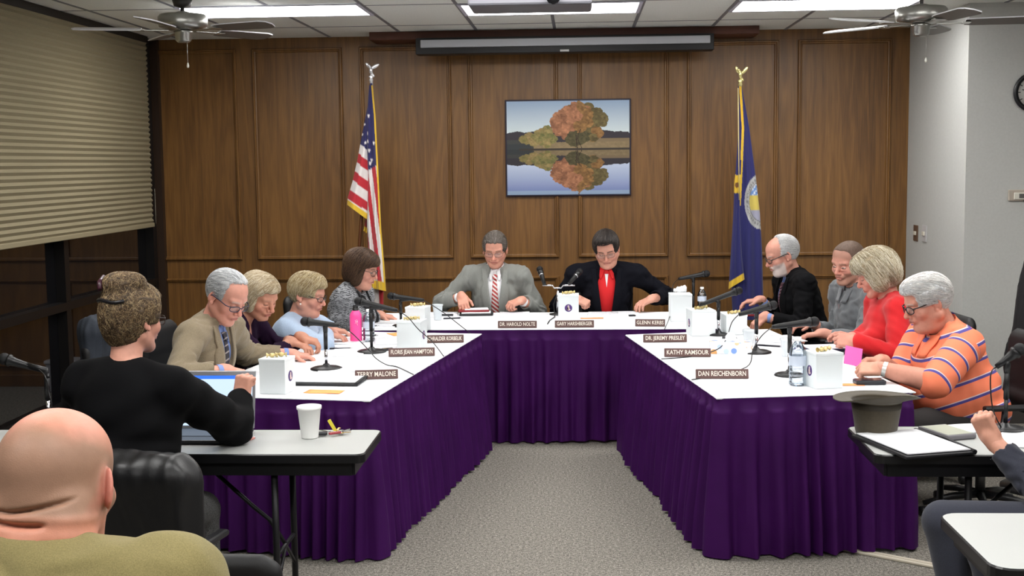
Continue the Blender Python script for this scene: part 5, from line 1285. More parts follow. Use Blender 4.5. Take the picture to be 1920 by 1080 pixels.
plate_(772, 661, 88, 'FLORIS JEAN HAMPTON', 7, 'brown name plate in front of the tall white box on the left table')
plate_(833, 636, 74, 'SCHRALDER KORBELIK', 5, 'brown name plate farthest back on the left table')

# white gift boxes
WBX = mat('white_card', (224, 230, 232), .7); GOLD = mat('gold_foil', (206, 186, 130), .35, metal=.5, bump=.5, bscale=120); EMP = mat('emblem_purple', (72, 44, 112), .5); EMW = mat('emblem_pale', (222, 200, 196), .5)
def gbox(px, py, w, h, rz, label, emb=None, candy=True, top=None, x=None):
    """px,py = bottom centre of the box"""
    p = at(px, py, Z=ZT_); p = p+V3(0, w*.5, 0); t = empty('gift_box', (p[0], p[1], ZT_), math.radians(rz), label, 'gift box')
    MB().box((0, 0, h/2), (w, w, h), bev=.0025).build('carton', WBX, t)
    MB().box((0, -.001, h-.006), (w+.003, w+.003, .013), bev=.002).build('lid', WBX, t)
    if emb:
        R = Matrix.Rotation({'front': 0, 'right': PI/2, 'left': -PI/2}[emb], 3, 'Z')
        e_ = MB().lathe([(0, 0), (.026, 0), (.026, .001), (0, .001)], n=32, R=R @ Matrix.Rotation(PI/2, 3, 'X')); e_.v = [tuple(Vector(v)+R @ Vector((0, -w/2, h*.47))) for v in e_.v]; eo = e_.build('emblem', EMP, t)
        # a seated pale figure on the round badge
        f_ = MB(); 
        for (cx, cz, rx_, rz_) in ((0, .012, .006, .007), (-.001, -.001, .009, .010), (.002, -.011, .012, .006), (-.006, -.004, .004, .011)):
            f_.prism([(cx+rx_*math.cos(a), cz+rz_*math.sin(a)) for a in np.linspace(0, 2*PI, 14, endpoint=False)], 0, .001)
        f_.v = [tuple(R @ (Vector((v[0], -v[2]-.0012-w/2, v[1]))+Vector((0, 0, h*.47)))) for v in f_.v]; fo = f_.build('badge_figure', EMW, t); fo.parent = eo
    if candy:
        c = empty('wrapped_candy', (p[0]-.0, p[1], ZT_+h+.001), math.radians(rz+20), 'gold wrapped sweets on the white box'+label[len('white cube gift box'):].replace(', ', ' ', 1), 'sweets')
        for (cx, cy) in ((-.022, -.01), (.02, .005)):
            m_ = MB().sphere((cx, cy, .011), .012, 8, (1.3, .9, .9)).build('sweet', GOLD, c)
            for s in (-1, 1):
                w_ = MB().lathe([(.003, 0), (.012, .012), (.012, .013)], (cx+s*.014, cy, .011), n=9, R=Matrix.Rotation(s*PI/2, 3, 'Y')).build('twist', GOLD, c); w_.parent = m_
    return t
gbox(515, 739, .132, .168, -9, 'white cube gift box, nearest the camera on the left table', 'right')
gbox(770, 655, .145, .165, -9, 'white cube gift box, behind the middle name plate of the left table', 'right')
gbox(782, 622, .135, .160, -9, 'white cube gift box, farthest back on the left table')
gbox(1066, 599, .142, .170, 0, 'white cube gift box, in the middle of the back table', 'front')
gbox(1277, 603, .145, .185, 2, 'white cube gift box, at the right end of the back table', None, False)
gbox(1316, 630, .150, .160, 9, 'white cube gift box, farthest back on the right table', 'left')
gbox(1378, 628, .135, .125, 9, 'white cube gift box, beside the farthest microphone on the right table')
gbox(1548, 729, .138, .170, 15, 'white cube gift box, nearest the camera on the right table', 'left')
# crumpled tissue on the box at the back
p = at(1277, 600, Z=ZT_)+V3(0, .07, 0); V, Q = sculpt([ell((p[0], p[1], ZT_+.20), (.045, .04, .018)), ell((p[0]+.02, p[1]-.01, ZT_+.215), (.025, .03, .015))], .004, fn=lambda X, Y, Z: wob(X, Y, Z, 90, 3)*.01)
t = empty('crumpled_tissue', (p[0], p[1], ZT_+.186), label='crumpled white tissue lying on the right box of the back table', cat='tissue'); np_mesh('tissue_ball', V-np.array([p[0], p[1], ZT_+.186]), Q, mat('tissue_white', (236, 236, 238), .8), t)

# papers and card
PAP = mat('paper_white', (240, 242, 246), .7, var=.02, vscale=30); INKB = mat('ink_grey', (120, 124, 140), .7)
def sheet(px, py, w, d, rz, label, n=1, m=None, z=ZT_, lines=True, dx=0., name='paper_sheet', cat='paper', group=None):
    p = at(px, py, Z=z); t = empty(name, (p[0], p[1], z), math.radians(rz), label, cat, group); G = []; th = .0012*n
    for i in range(7):
        G.append([((j/6.-.5)*w, (i/6.-.5)*d, .0012+th+.0015*math.sin(i*1.3+px)*math.sin(j*.9+py)) for j in range(7)])
    slab(np.array(G)-np.array([0, 0, th]), np.array([0, 0, th+.0003])).build('page', m or PAP, t)
    if lines:
        l = MB()
        for k in range(9):
            yy = d*.38-k*d*.085; l.box((-w*.02*(k % 3), yy, th+.0042), (w*(.78-.06*(k % 3)), .0022, .0004))
        l.build('printed_lines', INKB, t)
rsx = np.random.RandomState(4)
for (px, py, rz, lb) in ((650, 662, -5, 'printed papers between the elderly woman and the first microphone stand'), (640, 690, 4, 'white paper under the nearest microphone on the left table'), (655, 640, -12, 'printed papers left of the pink bottle'),
    (735, 640, 10, 'printed papers right of the pink bottle'), (715, 612, -8, 'papers before the woman with the brown bob'), (830, 590, 5, 'papers at the left end of the back table'),
    (965, 590, 3, 'papers before the man in the grey suit'), (1130, 590, -3, 'papers left before the man in the navy blazer'), (1170, 589, 6, 'papers right before the man in the navy blazer'),
    (1350, 606, 12, 'papers behind the farthest white box on the right table'), (1465, 636, 14, 'spread papers before the man in the grey sweater'), (1475, 690, 4, 'clear-covered sheet beside the front right name plate'), (1560, 672, 10, 'papers before the woman in red'), (1650, 700, 6, 'papers before the man in the orange polo'), (455, 706, -10, 'sheet of paper the man in brown tweed writes on')):
    sheet(px, py, .216, .279, rz, lb, n=3)
sheet(744, 627, .09, .14, 30, 'orange card beside the pink bottle', m=mat('orange_card', (250, 160, 90), .6), lines=False, name='orange_card', cat='card')
sheet(608, 735, .18, .09, -8, 'orange card sticking out under the black portfolio', m=MATS['orange_card'], lines=False, name='orange_card', cat='card')
sheet(1110, 597, .16, .05, 2, 'orange card beside the central white box', m=MATS['orange_card'], lines=False, name='orange_card', cat='card')
sheet(1596, 722, .12, .05, 0, 'orange card beside the white box nearest on the right', m=MATS['orange_card'], lines=False, name='orange_card', cat='card')
# black portfolios
def folio(px, py, w, d, rz, label, z=ZT_, tilt=0.):
    p = at(px, py, Z=z); t = empty('portfolio', (p[0], p[1], z), math.radians(rz), label, 'portfolio')
    MB().box((0, 0, .007), (w, d, .012), bev=.004).build('cover', mat('folio_black', (18, 18, 22), .5), t)
    G = np.array([[((j/6.-.5)*(w-.03), (i/6.-.5)*(d-.035), .016+.0015*math.sin(i)*math.sin(j)) for j in range(7)] for i in range(7)]); slab(G, np.array([0, 0, .004])).build('notepad', PAP, t)
    MB().tube([(w/2-.008, -d/2, .012), (w/2-.004, 0, .018), (w/2-.008, d/2, .012)], .009, 8).build('spine', mat('folio_black', (18, 18, 22), .5), t)
    return t
folio(620, 716, .34, .25, -4, 'open black portfolio with white paper beside the nearest left name plate')
folio(1710, 836, .29, .40, 17, 'open black portfolio with blank white paper beside the hat', z=ZF)
folio(893, 590, .24, .17, 4, 'dark tablet case under the hand of the man in the grey suit')
p = at(888, 584, Z=ZT_+.02); t = empty('red_folder', (p[0], p[1], ZT_+.021), math.radians(8), 'red folder lying on the tablet case of the grey-suited man', 'folder'); MB().box((0, 0, .007), (.22, .10, .012), bev=.002).build('folder_cover', mat('dark_red', (130, 28, 36), .5), t); MB().box((.02, 0, .018), (.17, .09, .006)).build('pages', PAP, t)
# phones, pens
def slabthing(px, py, w, d, h, rz, name, label, cat, m, z=ZT_, m2=None):
    p = at(px, py, Z=z); t = empty(name, (p[0], p[1], z), math.radians(rz), label, cat); MB().box((0, 0, h/2), (w, d, h), bev=h*.3).build('case', m, t)
    MB().box((0, 0, h+.0004), (w*.88, d*.86, .001)).build('screen', m2 or mat('screen_dark', (34, 34, 42), .12), t); return t
PHB = mat('phone_black', (28, 28, 34), .35)
slabthing(1630, 720, .145, .075, .022, 4, 'phone', 'dark phone in a thick case nearest the orange-shirted man', 'phone', PHB)
slabthing(1368, 637, .06, .09, .018, 20, 'phone', 'dark phone beside the farthest box on the right table', 'phone', PHB)
slabthing(833, 593, .13, .07, .012, 5, 'phone', 'dark phone left of the red folder', 'phone', PHB)
slabthing(1404, 592, .12, .09, .014, 0, 'phone', 'dark phone under the hand of the black-suited man', 'phone', mat('dark_red', (130, 28, 36), .5))
slabthing(727, 657, .07, .04, .012, 25, 'phone', 'small dark gadget beside the base of the black-stemmed microphone', 'gadget', PHB)
slabthing(1185, 593, .05, .03, .010, 10, 'phone', 'tiny dark gadget on the papers of the navy blazer man', 'gadget', PHB)
slabthing(1775, 815, .13, .20, .02, 20, 'calculator', 'grey gadget with a keypad on the right folding desk', 'gadget', mat('grey_gadget', (110, 108, 112), .5), z=ZF, m2=mat('gadget_screen', (170, 176, 160), .4))
sheet(1800, 806, .22, .14, 20, 'loose paper behind the portfolio on the right folding desk', n=4, z=ZF, lines=False)
sheet(1925, 826, .216, .279, -30, 'white paper at the right edge of the right folding desk', n=4, z=ZF, lines=False)
def pen(px, py, rz, label, m, z=ZT_, ln=.14):
    p = at(px, py, Z=z); t = empty('pen', (p[0], p[1], z), math.radians(rz), label, 'pen')
    MB().tube([(-ln/2, 0, .0055), (ln*.35, 0, .0055)], .005, 8).build('barrel', m, t); MB().tube([(ln*.35, 0, .0055), (ln*.46, 0, .0055), (ln/2, 0, .0055)], [.005, .0035, .001], 8).build('tip', CHR, t)
    MB().box((-ln*.33, 0, .0115), (.04, .003, .002)).build('clip', CHR, t)
PNB = mat('pen_black', (22, 20, 34), .35)
pen(692, 613, 10, 'dark pen before the woman with the brown bob', PNB); pen(640, 655, 5, 'dark pen on the papers of the pale blue woman', PNB); pen(690, 630, -4, 'dark pen just right of the pink bottle', PNB)
pen(850, 598, 15, 'dark pen on the back table left of the tablet case', PNB); pen(470, 826, 70, 'small pink and silver pen on the left folding desk', mat('pen_pink', (200, 130, 120), .4), z=ZF, ln=.07); pen(1500, 655, 8, 'purple pen before the woman in red', mat('pen_purple', (80, 60, 140), .4))
pen(1445, 650, -25, 'black pen beside the chrome microphone on the right table', PNB, ln=.16)
# bottles
CLR = bpy.data.materials.new('clear_plastic'); CLR.use_nodes = True; MATS['clear_plastic'] = CLR; nt = CLR.node_tree; nt.nodes.clear()
a = nt.nodes.new('ShaderNodeBsdfTransparent'); g_ = nt.nodes.new('ShaderNodeBsdfGlossy'); x_ = nt.nodes.new('ShaderNodeMixShader'); o2 = nt.nodes.new('ShaderNodeOutputMaterial'); f_ = nt.nodes.new('ShaderNodeFresnel'); f_.inputs[0].default_value = 1.5
a.inputs[0].default_value = (.86, .9, .93, 1); g_.inputs['Roughness'].default_value = .08; g_.inputs['Color'].default_value = (.9, .95, 1, 1)
mm = nt.nodes.new('ShaderNodeMath'); mm.operation = 'MULTIPLY_ADD'; mm.inputs[1].default_value = 1.2; mm.inputs[2].default_value = .12; mm.use_clamp = True
nt.links.new(f_.outputs[0], mm.inputs[0]); nt.links.new(mm.outputs[0], x_.inputs[0]); nt.links.new(a.outputs[0], x_.inputs[1]); nt.links.new(g_.outputs[0], x_.inputs[2]); nt.links.new(x_.outputs[0], o2.inputs[0])
def bottle(px, py, label, h=.2, r=.032, body=CLR, capm=None, lab=None, kind='water'):
    p = at(px, py, Z=ZT_); t = empty('water_bottle', (p[0], p[1], ZT_), 0, label, 'bottle')
    if kind == 'water':
        pr = [(0, 0), (r*.85, .0), (r, .008)]
        for k in range(6): z = .02+k*h*.085; pr += [(r, z), (r*.93, z+.006), (r, z+.012)]
        pr += [(r, h*.66), (r*.9, h*.75), (r*.55, h*.86), (r*.38, h*.9), (r*.38, h*.94)]
        MB().lathe(pr, n=28).build('body', body, t); MB().lathe([(r*.42, h*.92), (r*.42, h*.995), (r*.38, h), (0, h)], n=20).build('cap', capm or mat('cap_white', (235, 235, 235), .4), t)
        MB().lathe([(r+.0006, h*.42), (r+.0006, h*.62)], n=28).build('label_band', mat('label_pale', (206, 216, 232), .5, alpha=.85), t)
    else:
        MB().lathe([(0, 0), (r*.95, 0), (r, .006), (r, h*.72), (r*.92, h*.79), (r*.62, h*.86), (r*.55, h*.88), (0, h*.88)], n=32).build('body', body, t)
        MB().lathe([(r*.5, h*.87), (r*.5, h*.95), (r*.3, h*.955), (r*.28, h), (0, h)], n=20).build('cap', BPL, t)
        MB().tube([(-.012, 0, h*.93), (-.014, 0, h*1.02), (.014, 0, h*1.02), (.012, 0, h*.93)], .004, 6).build('carry_loop', BPL, t)
        lg = MB(); 
        for pts in ([(-.006, .14), (-.002, .128), (-.006, .116)], [(.002, .142), (.006, .13), (.002, .118), (.006, .106)], [(-.002, .128), (.006, .13)]):
            lg.tube([(x*1.2+.010, -math.sqrt(r*r-(x*1.2+.010)**2)-.001, z*.98) for x, z in pts], .0015, 6)
        lg.build('logo_mark', mat('logo_white', (250, 210, 225), .4), t)
bottle(668, 640, 'hot pink metal water bottle with a black cap on the left table', h=.218, r=.037, body=mat('hot_pink', (255, 84, 160), .35), kind='flask')
bottle(692, 640, 'clear plastic bottle just behind the pink bottle', h=.20, r=.036)
bottle(1316, 583, 'small clear water bottle behind the right end of the back table', h=.175)
bottle(1495, 722, 'clear crumpled water bottle beside the nearest white box on the right table', h=.235, r=.041)
# drinking glasses
def cup(px, py, label, h, r, m, z=ZT_, name='drinking_cup', foam=False):
    p = at(px, py, Z=z); t = empty(name, (p[0], p[1], z), 0, label, 'cup')
    MB().lathe([(0, 0), (r*.70, 0), (r*.72, .003), (r*.97, h-.01), (r*1.04, h-.008), (r*1.04, h), (r*.95, h), (r*.68, .006), (0, .006)], n=36).build('cup_wall', m, t)
    MB().lathe([(r*.97, h-.012), (r*1.05, h-.011), (r*1.05, h+.001), (r*.97, h+.001)], n=36).build('rim', m, t); return t
cup(581, 820, 'white foam cup beside the keys on the left folding desk', .128, .0475, mat('foam_white', (238, 238, 236), .75, bump=.1, bscale=300), z=ZF, name='foam_cup')
CUPM = mat('cup_clear', (225, 232, 236), .25, alpha=.42)
cup(1404, 650, 'clear plastic cup behind the chrome microphone on the right table', .10, .036, CUPM); cup(821, 600, 'clear plastic cup at the left end of the back table', .11, .036, CUPM)
cup(1475, 668, 'clear plastic cup behind the nearest microphone on the right table', .10, .036, CUPM)
# tissue box with a pastel leaf pattern
m, nt, b = nodes_mat('leaf_pattern', .6); L = nt.links.new
tc = N(nt, 'ShaderNodeTexCoord'); v_ = N(nt, 'ShaderNodeTexVoronoi', i_Scale=22.); L(tc.outputs['Object'], v_.inputs['Vector'])
ds = N(nt, 'ShaderNodeMath', operation='LESS_THAN', i_1=.42); L(v_.outputs['Distance'], ds.inputs[0])
sc_ = N(nt, 'ShaderNodeSeparateColor'); L(v_.outputs['Color'], sc_.inputs[0]); cr = N(nt, 'ShaderNodeValToRGB'); cr.color_ramp.interpolation = 'CONSTANT'; e = cr.color_ramp.elements; e[0].color = lin((116, 150, 222)); e[1].position = .66; e[1].color = lin((232, 190, 150)); k = e.new(.4); k.color = lin((190, 210, 236)); k = e.new(.86); k.color = lin((214, 160, 96)); L(sc_.outputs[0], cr.inputs[0])
mx = N(nt, 'ShaderNodeMix'); mx.data_type = 'RGBA'; L(ds.outputs[0], mx.inputs[0]); mx.inputs[6].default_value = lin((226, 232, 240)); L(cr.outputs[0], mx.inputs[7]); L(mx.outputs[2], b.inputs['Base Color'])
p = at(1372, 664, Z=ZT_)+V3(0, .06, 0); t = empty('tissue_box', (p[0], p[1], ZT_), math.radians(-4), 'flat tissue box with a pastel blue and orange leaf pattern', 'tissue box'); MB().box((0, 0, .032), (.235, .12, .064), bev=.003).build('carton', m, t)
V, Q = sculpt([cap((-.04, 0, .066), (.04, 0, .07), .010, .012, .01), ell((0, 0, .085), (.03, .015, .03))], .004, fn=lambda X, Y, Z: wob(X, Y, Z, 120, 3)*.006); np_mesh('tissue', V, Q, MATS['tissue_white'], t)
# pink card
pk = at(1600, 668, Y=6.25); t = empty('pink_card', tuple(pk), label='pink folded card held up before the orange-shirted man', cat='card')
R_ = Matrix.Rotation(math.radians(8), 3, 'Z') @ Matrix.Rotation(math.radians(-25), 3, 'X') @ Matrix.Rotation(math.radians(14), 3, 'Y')
MB().box((0, 0, 0), (.085, .002, .095), R=R_).build('card_front', mat('pink_card', (226, 96, 176), .6), t); MB().box((0, .006, 0), (.085, .002, .095), R=R_).build('card_back', MATS['pink_card'], t)
# notebook/tablet before the woman in red
slabthing(1545, 655, .26, .20, .016, 10, 'tablet', 'dark-bordered tablet with white page before the woman in red', 'tablet', mat('navy_case', (30, 28, 60), .5), m2=PAP)
# laptop of the woman in black
Yl = 5.0; s0 = at(296, 700, Y=Yl+.06); s1 = at(464, 700, Y=Yl+.06); lw = float(s1[0]-s0[0]); lc = at(380, 818, Z=ZF)
t = empty('laptop', (lc[0], Yl-.04, ZF), math.radians(0), 'open silver laptop with a bright blue and white screen before the woman in black', 'laptop'); SIL = mat('laptop_silver', (150, 152, 156), .35, metal=.5)
MB().box((0, -.06, .009), (lw, .24, .016), bev=.004).build('base', mat('laptop_base', (30, 30, 34), .4), t)
MB().box((0, -.04, .0175), (lw*.88, .13, .002)).build('keyboard', PHB, t)
Rl = Matrix.Rotation(math.radians(-12), 3, 'X'); zl = float(s0[2]-ZF); lid = MB().box(Vector((0, .07, .012))+Rl @ Vector((0, 0, zl/2)), (lw, .008, zl), R=Rl, bev=.003).build('lid', SIL, t)
SCR = bpy.data.materials.new('screen_glow'); SCR.use_nodes = True; nt = SCR.node_tree; nt.nodes.clear(); em = nt.nodes.new('ShaderNodeEmission'); o2 = nt.nodes.new('ShaderNodeOutputMaterial'); nt.links.new(em.outputs[0], o2.inputs[0]); em.inputs[0].default_value = (.62, .78, 1, 1); em.inputs[1].default_value = 1.2
SCB = SCR.copy(); SCB.name = 'screen_blue'; SCB.node_tree.nodes['Emission'].inputs[0].default_value = (.05, .2, .9, 1)
sc = MB().box(Vector((0, .07, .012))+Rl @ Vector((0, -.0055, zl*.46)), (lw*.94, .001, zl*.82), R=Rl).build('screen', SCR, t); sb = MB().box(Vector((0, .07, .012))+Rl @ Vector((0, -.0062, zl*.885)), (lw*.94, .001, zl*.06), R=Rl).build('title_bar', SCB, t); sb.parent = sc
slabthing(385, 822, .20, .12, .012, 6, 'tablet', 'small tablet with a lit page at the elbow of the woman in black', 'tablet', PHB, z=ZF, m2=SCR)
# keys
p = at(628, 815, Z=ZF); t = empty('key_bunch', (p[0], p[1], ZF), .2, 'bunch of keys with a yellow tag and dark fob beside the foam cup', 'keys')
MB().tube([(.018*math.cos(a), .018*math.sin(a), .01) for a in np.linspace(0, 2*PI, 20, endpoint=False)], .0016, 6, closed=True).build('ring', CHR, t)
for a, m_ in ((.1, CHR), (.5, CHR), (-.4, mat('brass', (190, 160, 90), .3, metal=.8)), (2.6, CHR), (1.3, mat('brass', (190, 160, 90), .3, metal=.8))):
    R = Matrix.Rotation(a, 3, 'Z') @ Matrix.Rotation(-.12, 3, 'Y'); k = MB().box(R @ Vector((.052, 0, .006)), (.036, .008, .0022), R=R); k.lathe([(.004, -.0011), (.012, -.0011), (.012, .0011), (.004, .0011)], tuple(R @ Vector((.027, 0, .006))), n=16); k.box(R @ Vector((.064, -.005, .006)), (.006, .005, .002), R=R); k.build('key', m_, t)
MB().box((-.055, -.012, .010), (.05, .028, .014), bev=.006).build('fob', PHB, t)
MB().box((-.01, .02, .034), (.014, .004, .055), R=Matrix.Rotation(-.5, 3, 'Y'), bev=.001).build('yellow_tag', mat('tag_yellow', (232, 214, 70), .5), t)
MB().box((.0, -.024, .012), (.05, .016, .008), R=Matrix.Rotation(.4, 3, 'Z'), bev=.002).build('red_tag', mat('tag_red', (150, 50, 60), .5), t)
# upturned hat
p = at(1652, 822, Z=ZF); p = p+V3(0, .085, 0); t = empty('felt_hat', (p[0], p[1], ZF), 0, 'olive brown felt western hat standing upside down on the right folding desk', 'hat')
FELT = mat('brown_felt', (70, 63, 50), .95, var=.08, vscale=80, bump=.12, bscale=400, sheen=.2); hc_ = .135
n = 64; rows = []
for k, (r, z) in enumerate([(0, .012), (.04, .010), (.07, .003), (.078, .004), (.082, .02), (.088, .06), (.094, .10), (.098, hc_), (.104, hc_+.004), (.125, hc_+.008), (.142, hc_+.012), (.158, hc_+.016), (.162, hc_+.018)]):
    row = []
    for j in range(n+1):
        a = 2*PI*j/n; ca, sa = math.cos(a), math.sin(a); q = max(0, (r-.1)/.076); ex = 1+.16*abs(sa)**2 if False else 1.
        xx = r*ca*(1.0+.06*q); yy = r*sa*1.0; zz = z+q*(-.030*abs(sa)**0*(1 if False else 0)-.0)+q**1.3*(.028*(-ca)**3*(-1 if ca > 0 else -.2)*-1 if False else 0)
        zz += q*((.034 if sa < 0 else -.012)*sa*sa-.014*ca*ca)   # sides of the brim curl towards the crown top
        row.append((xx, yy, zz))
    rows.append(row)
G = np.array(rows); crown = MB().grid(G[:8], True, True).build('crown', FELT, t); mb = slab(G[7:], np.array([0, 0, .003])); mb.build('brim', FELT, t)
MB().lathe([(.0955, hc_-.028), (.0985, hc_-.004), (.0965, hc_-.004), (.0935, hc_-.028)], n=48).build('hat_band', mat('band_dark', (52, 46, 36), .6), t)
p_ = t.rotation_euler; t.rotation_euler = (0, 0, math.radians(12))
# pale cover strip on the carpet
a1 = at(1600, 1034, Z=0); a2 = at(1745, 1062, Z=0); c = (a1+a2)/2; d = a2-a1; t = empty('floor_strip', (c[0], c[1], 0), math.atan2(d[1], d[0]), 'pale cable cover strip on the carpet by the right skirt', 'cable cover')
MB().box((0, 0, .006), (float(np.linalg.norm(d))+.3, .055, .012), bev=.004).build('cover', mat('strip_beige', (190, 182, 166), .6), t); MB().box((0, 0, .013), (float(np.linalg.norm(d))+.3, .012, .003)).build('ridge', mat('strip_beige', (190, 182, 166), .6), t)
# ================================================================== FLAGS AND PICTURE
YF = 9.72
def lerp_path(pts, n):
    P = np.array(pts, float); s = np.r_[0, np.cumsum(np.linalg.norm(np.diff(P, axis=0), axis=1))]; u = np.linspace(0, s[-1], n); return np.stack([np.interp(u, s, P[:, k]) for k in (0, 1)], 1)
def cloth_bundle(name, left, right, nrow, ncol, paint, parent, Y0, thick, seed, wave=.012, nf=3):
    """folded cloth: front and back sheets with vertical folds, closed round the edges"""
    Lp = lerp_path(left, nrow); Rp = lerp_path(right, nrow); V = []; C = []
    for side in (0, 1):
        for i in range(nrow):
            for j in range(ncol):
                s = j/(ncol-1.); q = Lp[i]*(1-s)+Rp[i]*s; v = i/(nrow-1.)
                bul = math.sqrt(max(0, 1-(2*s-1)**2)); y = Y0+(bul*thick*(-1 if side == 0 else 1))*(.35+.65*v)+wave*math.sin(nf*PI*s+seed+1.5*v)*bul*(.3+v)
                V.append(at(q[0], q[1], Y=y)); C.append(paint(q[0], q[1], s, v))
    Q = []; N_ = nrow*ncol
    for i in range(nrow-1):
        for j in range(ncol-1):
            a = i*ncol+j; Q.append((a, a+ncol, a+ncol+1, a+1)); Q.append((N_+a, N_+a+1, N_+a+ncol+1, N_+a+ncol))
    o0 = np.array(parent.location); cc = np.ones((len(V), 4)); cc[:, :3] = np.array(C)
    return np_mesh(name, np.array(V)-o0, np.array(Q), mat('flag_cloth', (128, 128, 128), .8, attr='Col', sheen=.2), parent, cc)
RED, WHT, BLU, YEL = [np.array(lin(c)[:3]) for c in ((176, 34, 46), (214, 208, 206), (34, 32, 84), (214, 176, 46))]
def flagpole(topx, topy, basex_dx, label, gold):
    tp = at(topx, topy, Y=YF); t = empty('flag', (tp[0]+basex_dx, YF, 0), label=label, cat='flag'); o0 = np.array(t.location)
    P0 = np.array([0, 0, .04]); P1 = tp-o0
    MB().tube([P0, P1], .0125, 12).build('pole', mat('pole_wood', (92, 54, 28), .35), t)
    MB().lathe([(.15, 0), (.15, .02), (.12, .035), (.03, .06), (.022, .12), (0, .12)], n=32).build('floor_base', mat('base_gold', (170, 140, 70), .3, metal=.8), t)
    fm = mat('finial_gold', (226, 214, 150), .25, metal=.6) if gold else mat('finial_silver', (228, 228, 232), .25, metal=.6)
    f = MB().lathe([(.013, -.05), (.014, 0), (.018, .006), (.012, .02), (.02, .034), (.008, .048), (0, .05)], tuple(P1), n=16).build('ferrule', fm, t)
    e = V3(*P1)+V3(0, 0, .07); sx = 1
    V, Q = sculpt([ell(e+V3(0, 0, .01), (.014, .016, .026)), cap(e+V3(0, 0, .03), e+V3(-.014*sx, -.004, .048), .009, .007), cap(e+V3(-.014*sx, -.004, .048), e+V3(-.026*sx, -.006, .045), .005, .002),
        ell(e+V3(.034, .0, .042), (.036, .006, .014), rotm('Y', -28 if not gold else -52), .006), ell(e+V3(-.022, .008, .048), (.030, .006, .013), rotm('Y', 50 if not gold else 70), .006), cap(e+V3(.005, .0, -.012), e+V3(.016, .004, -.03), .009, .012)], .003)
    np_mesh('eagle_finial', V, Q, fm, t); return t, o0
t, o0 = flagpole(696, 152, -.235, 'red, white and blue striped flag with gold fringe, left of the picture', False)
def stripeA(x, y, s, v):
    yl = 271+(304-288)*0+(s*16)  # lower edge of the blue field
    if s > .93 and False: return YEL
    if y < 271+s*16: 
        for (sx, sy) in ((683, 233), (679, 252), (685, 268)):
            if (x-sx)**2+(y-sy)**2 < 5.5: return WHT
        return BLU
    k = (y-(271+s*18))/(16.8+s*1.5)
    return WHT if int(k) % 2 == 0 else RED
def paintA(x, y, s, v):
    return YEL if v > .955 else stripeA(x, y, s, v)
cloth_bundle('flag_cloth', [(694, 156), (690, 195), (684, 225), (677, 262), (670, 300), (661, 340), (652, 370), (651, 384)], [(698, 156), (699, 240), (697, 330), (692, 405), (690, 413)], 110, 34, paintA, t, YF-.03, .045, 1)
def paintB(x, y, s, v):
    if x > np.interp(y, [160, 215, 290, 350, 430, 500, 546], [699, 704, 708, 711, 715, 721, 724])-3.2: return YEL
    if v > .955: return YEL
    if y < 320-12*s:
        for (sx, sy) in ((691, 217), (688, 250), (689, 265), (692, 282), (697, 300), (694, 306), (701, 268)):
            if (x-sx)**2+(y-sy)**2 < 6: return WHT
        return BLU
    k = ((x-690)-(y-320)*.125)/7.5; k = math.floor(k+20)
    return WHT if k % 2 == 0 else RED
cloth_bundle('flag_cloth', [(692, 160), (688, 215), (688, 270), (690, 330), (688, 420), (692, 500), (696, 540)], [(699, 160), (704, 215), (708, 290), (711, 350), (715, 430), (721, 500), (724, 546)], 130, 40, paintB, t, YF-.055, .05, 2.5, .016, 4)
def paintC(x, y, s, v): return YEL if v > .93 else (RED if s > .55 else WHT)
cloth_bundle('flag_tail', [(694, 500), (698, 540), (704, 585)], [(716, 500), (719, 540), (719, 590)], 30, 16, paintC, t, YF+.01, .03, 2)
cloth_bundle('flag_fold', [(684, 385), (686, 410), (681, 432)], [(694, 385), (693, 410), (688, 438)], 20, 10, lambda x, y, s, v: YEL if v > .8 else RED*.8, t, YF+.02, .02, 1)
t, o0 = flagpole(1388, 160, .0, 'dark blue flag with a round seal and gold fringe, right of the picture', True)
DB = np.array(lin((30, 30, 92))[:3]); SEALR = np.array(lin((150, 150, 150))[:3])
def paintK(x, y, s, v):
    fx = np.interp(y, [160, 240, 320, 378], [1388, 1393, 1390, 1387])
    if y < 385 and abs(x-fx) < 2.3: return YEL
    if v > .955 and False: return YEL
    e = math.hypot((x-1427)/31., (y-378)/52.)
    if e < 1 and x > 1392:
        a = math.atan2(y-378, x-1427)
        if e > .92: return SEALR*1.3
        if e > .74: return SEALR*.55 if (int(a*16) % 2 and .78 < e < .88) else SEALR*1.15
        if e > .70: return SEALR*.5
        if y < 366: return np.array(lin((96, 132, 190))[:3]) if (int(x/3)+int(y/4)) % 3 else np.array(lin((200, 206, 214))[:3])
        return np.array(lin((196, 176, 84))[:3]) if y < 395 else np.array(lin((150, 150, 170))[:3])
    return DB
cloth_bundle('flag_cloth', [(1384, 162), (1384, 250), (1380, 310), (1377, 370), (1373, 430), (1371, 500), (1372, 560), (1374, 600)], [(1391, 162), (1405, 240), (1417, 330), (1425, 400), (1429, 470), (1431, 550), (1433, 600)], 190, 64, paintK, t, YF-.02, .06, .6, .014, 5)
def paintS(x, y, s, v):
    if 328 < y < 362:
        e = math.hypot((x-1382)/4.5, (y-347)/6); return np.array(lin((110, 70, 30))[:3]) if e < .9 else YEL
    return YEL if v > .945 else DB
cloth_bundle('flag_fold', [(1382, 300), (1377, 340), (1375, 400), (1370, 480), (1366, 542)], [(1390, 300), (1388, 350), (1387, 400), (1391, 480), (1396, 524)], 120, 24, paintS, t, YF-.075, .03, 1.2)
for k, (a, b_) in enumerate((((1384, 165), (1386, 375)),)):
    p0 = at(*a, Y=YF-.09)-o0; p1 = at(*b_, Y=YF-.12)-o0; MB().tube([p0, p1], .004, 6).build('gold_cord', mat('cord_gold', (206, 190, 130), .5), t)

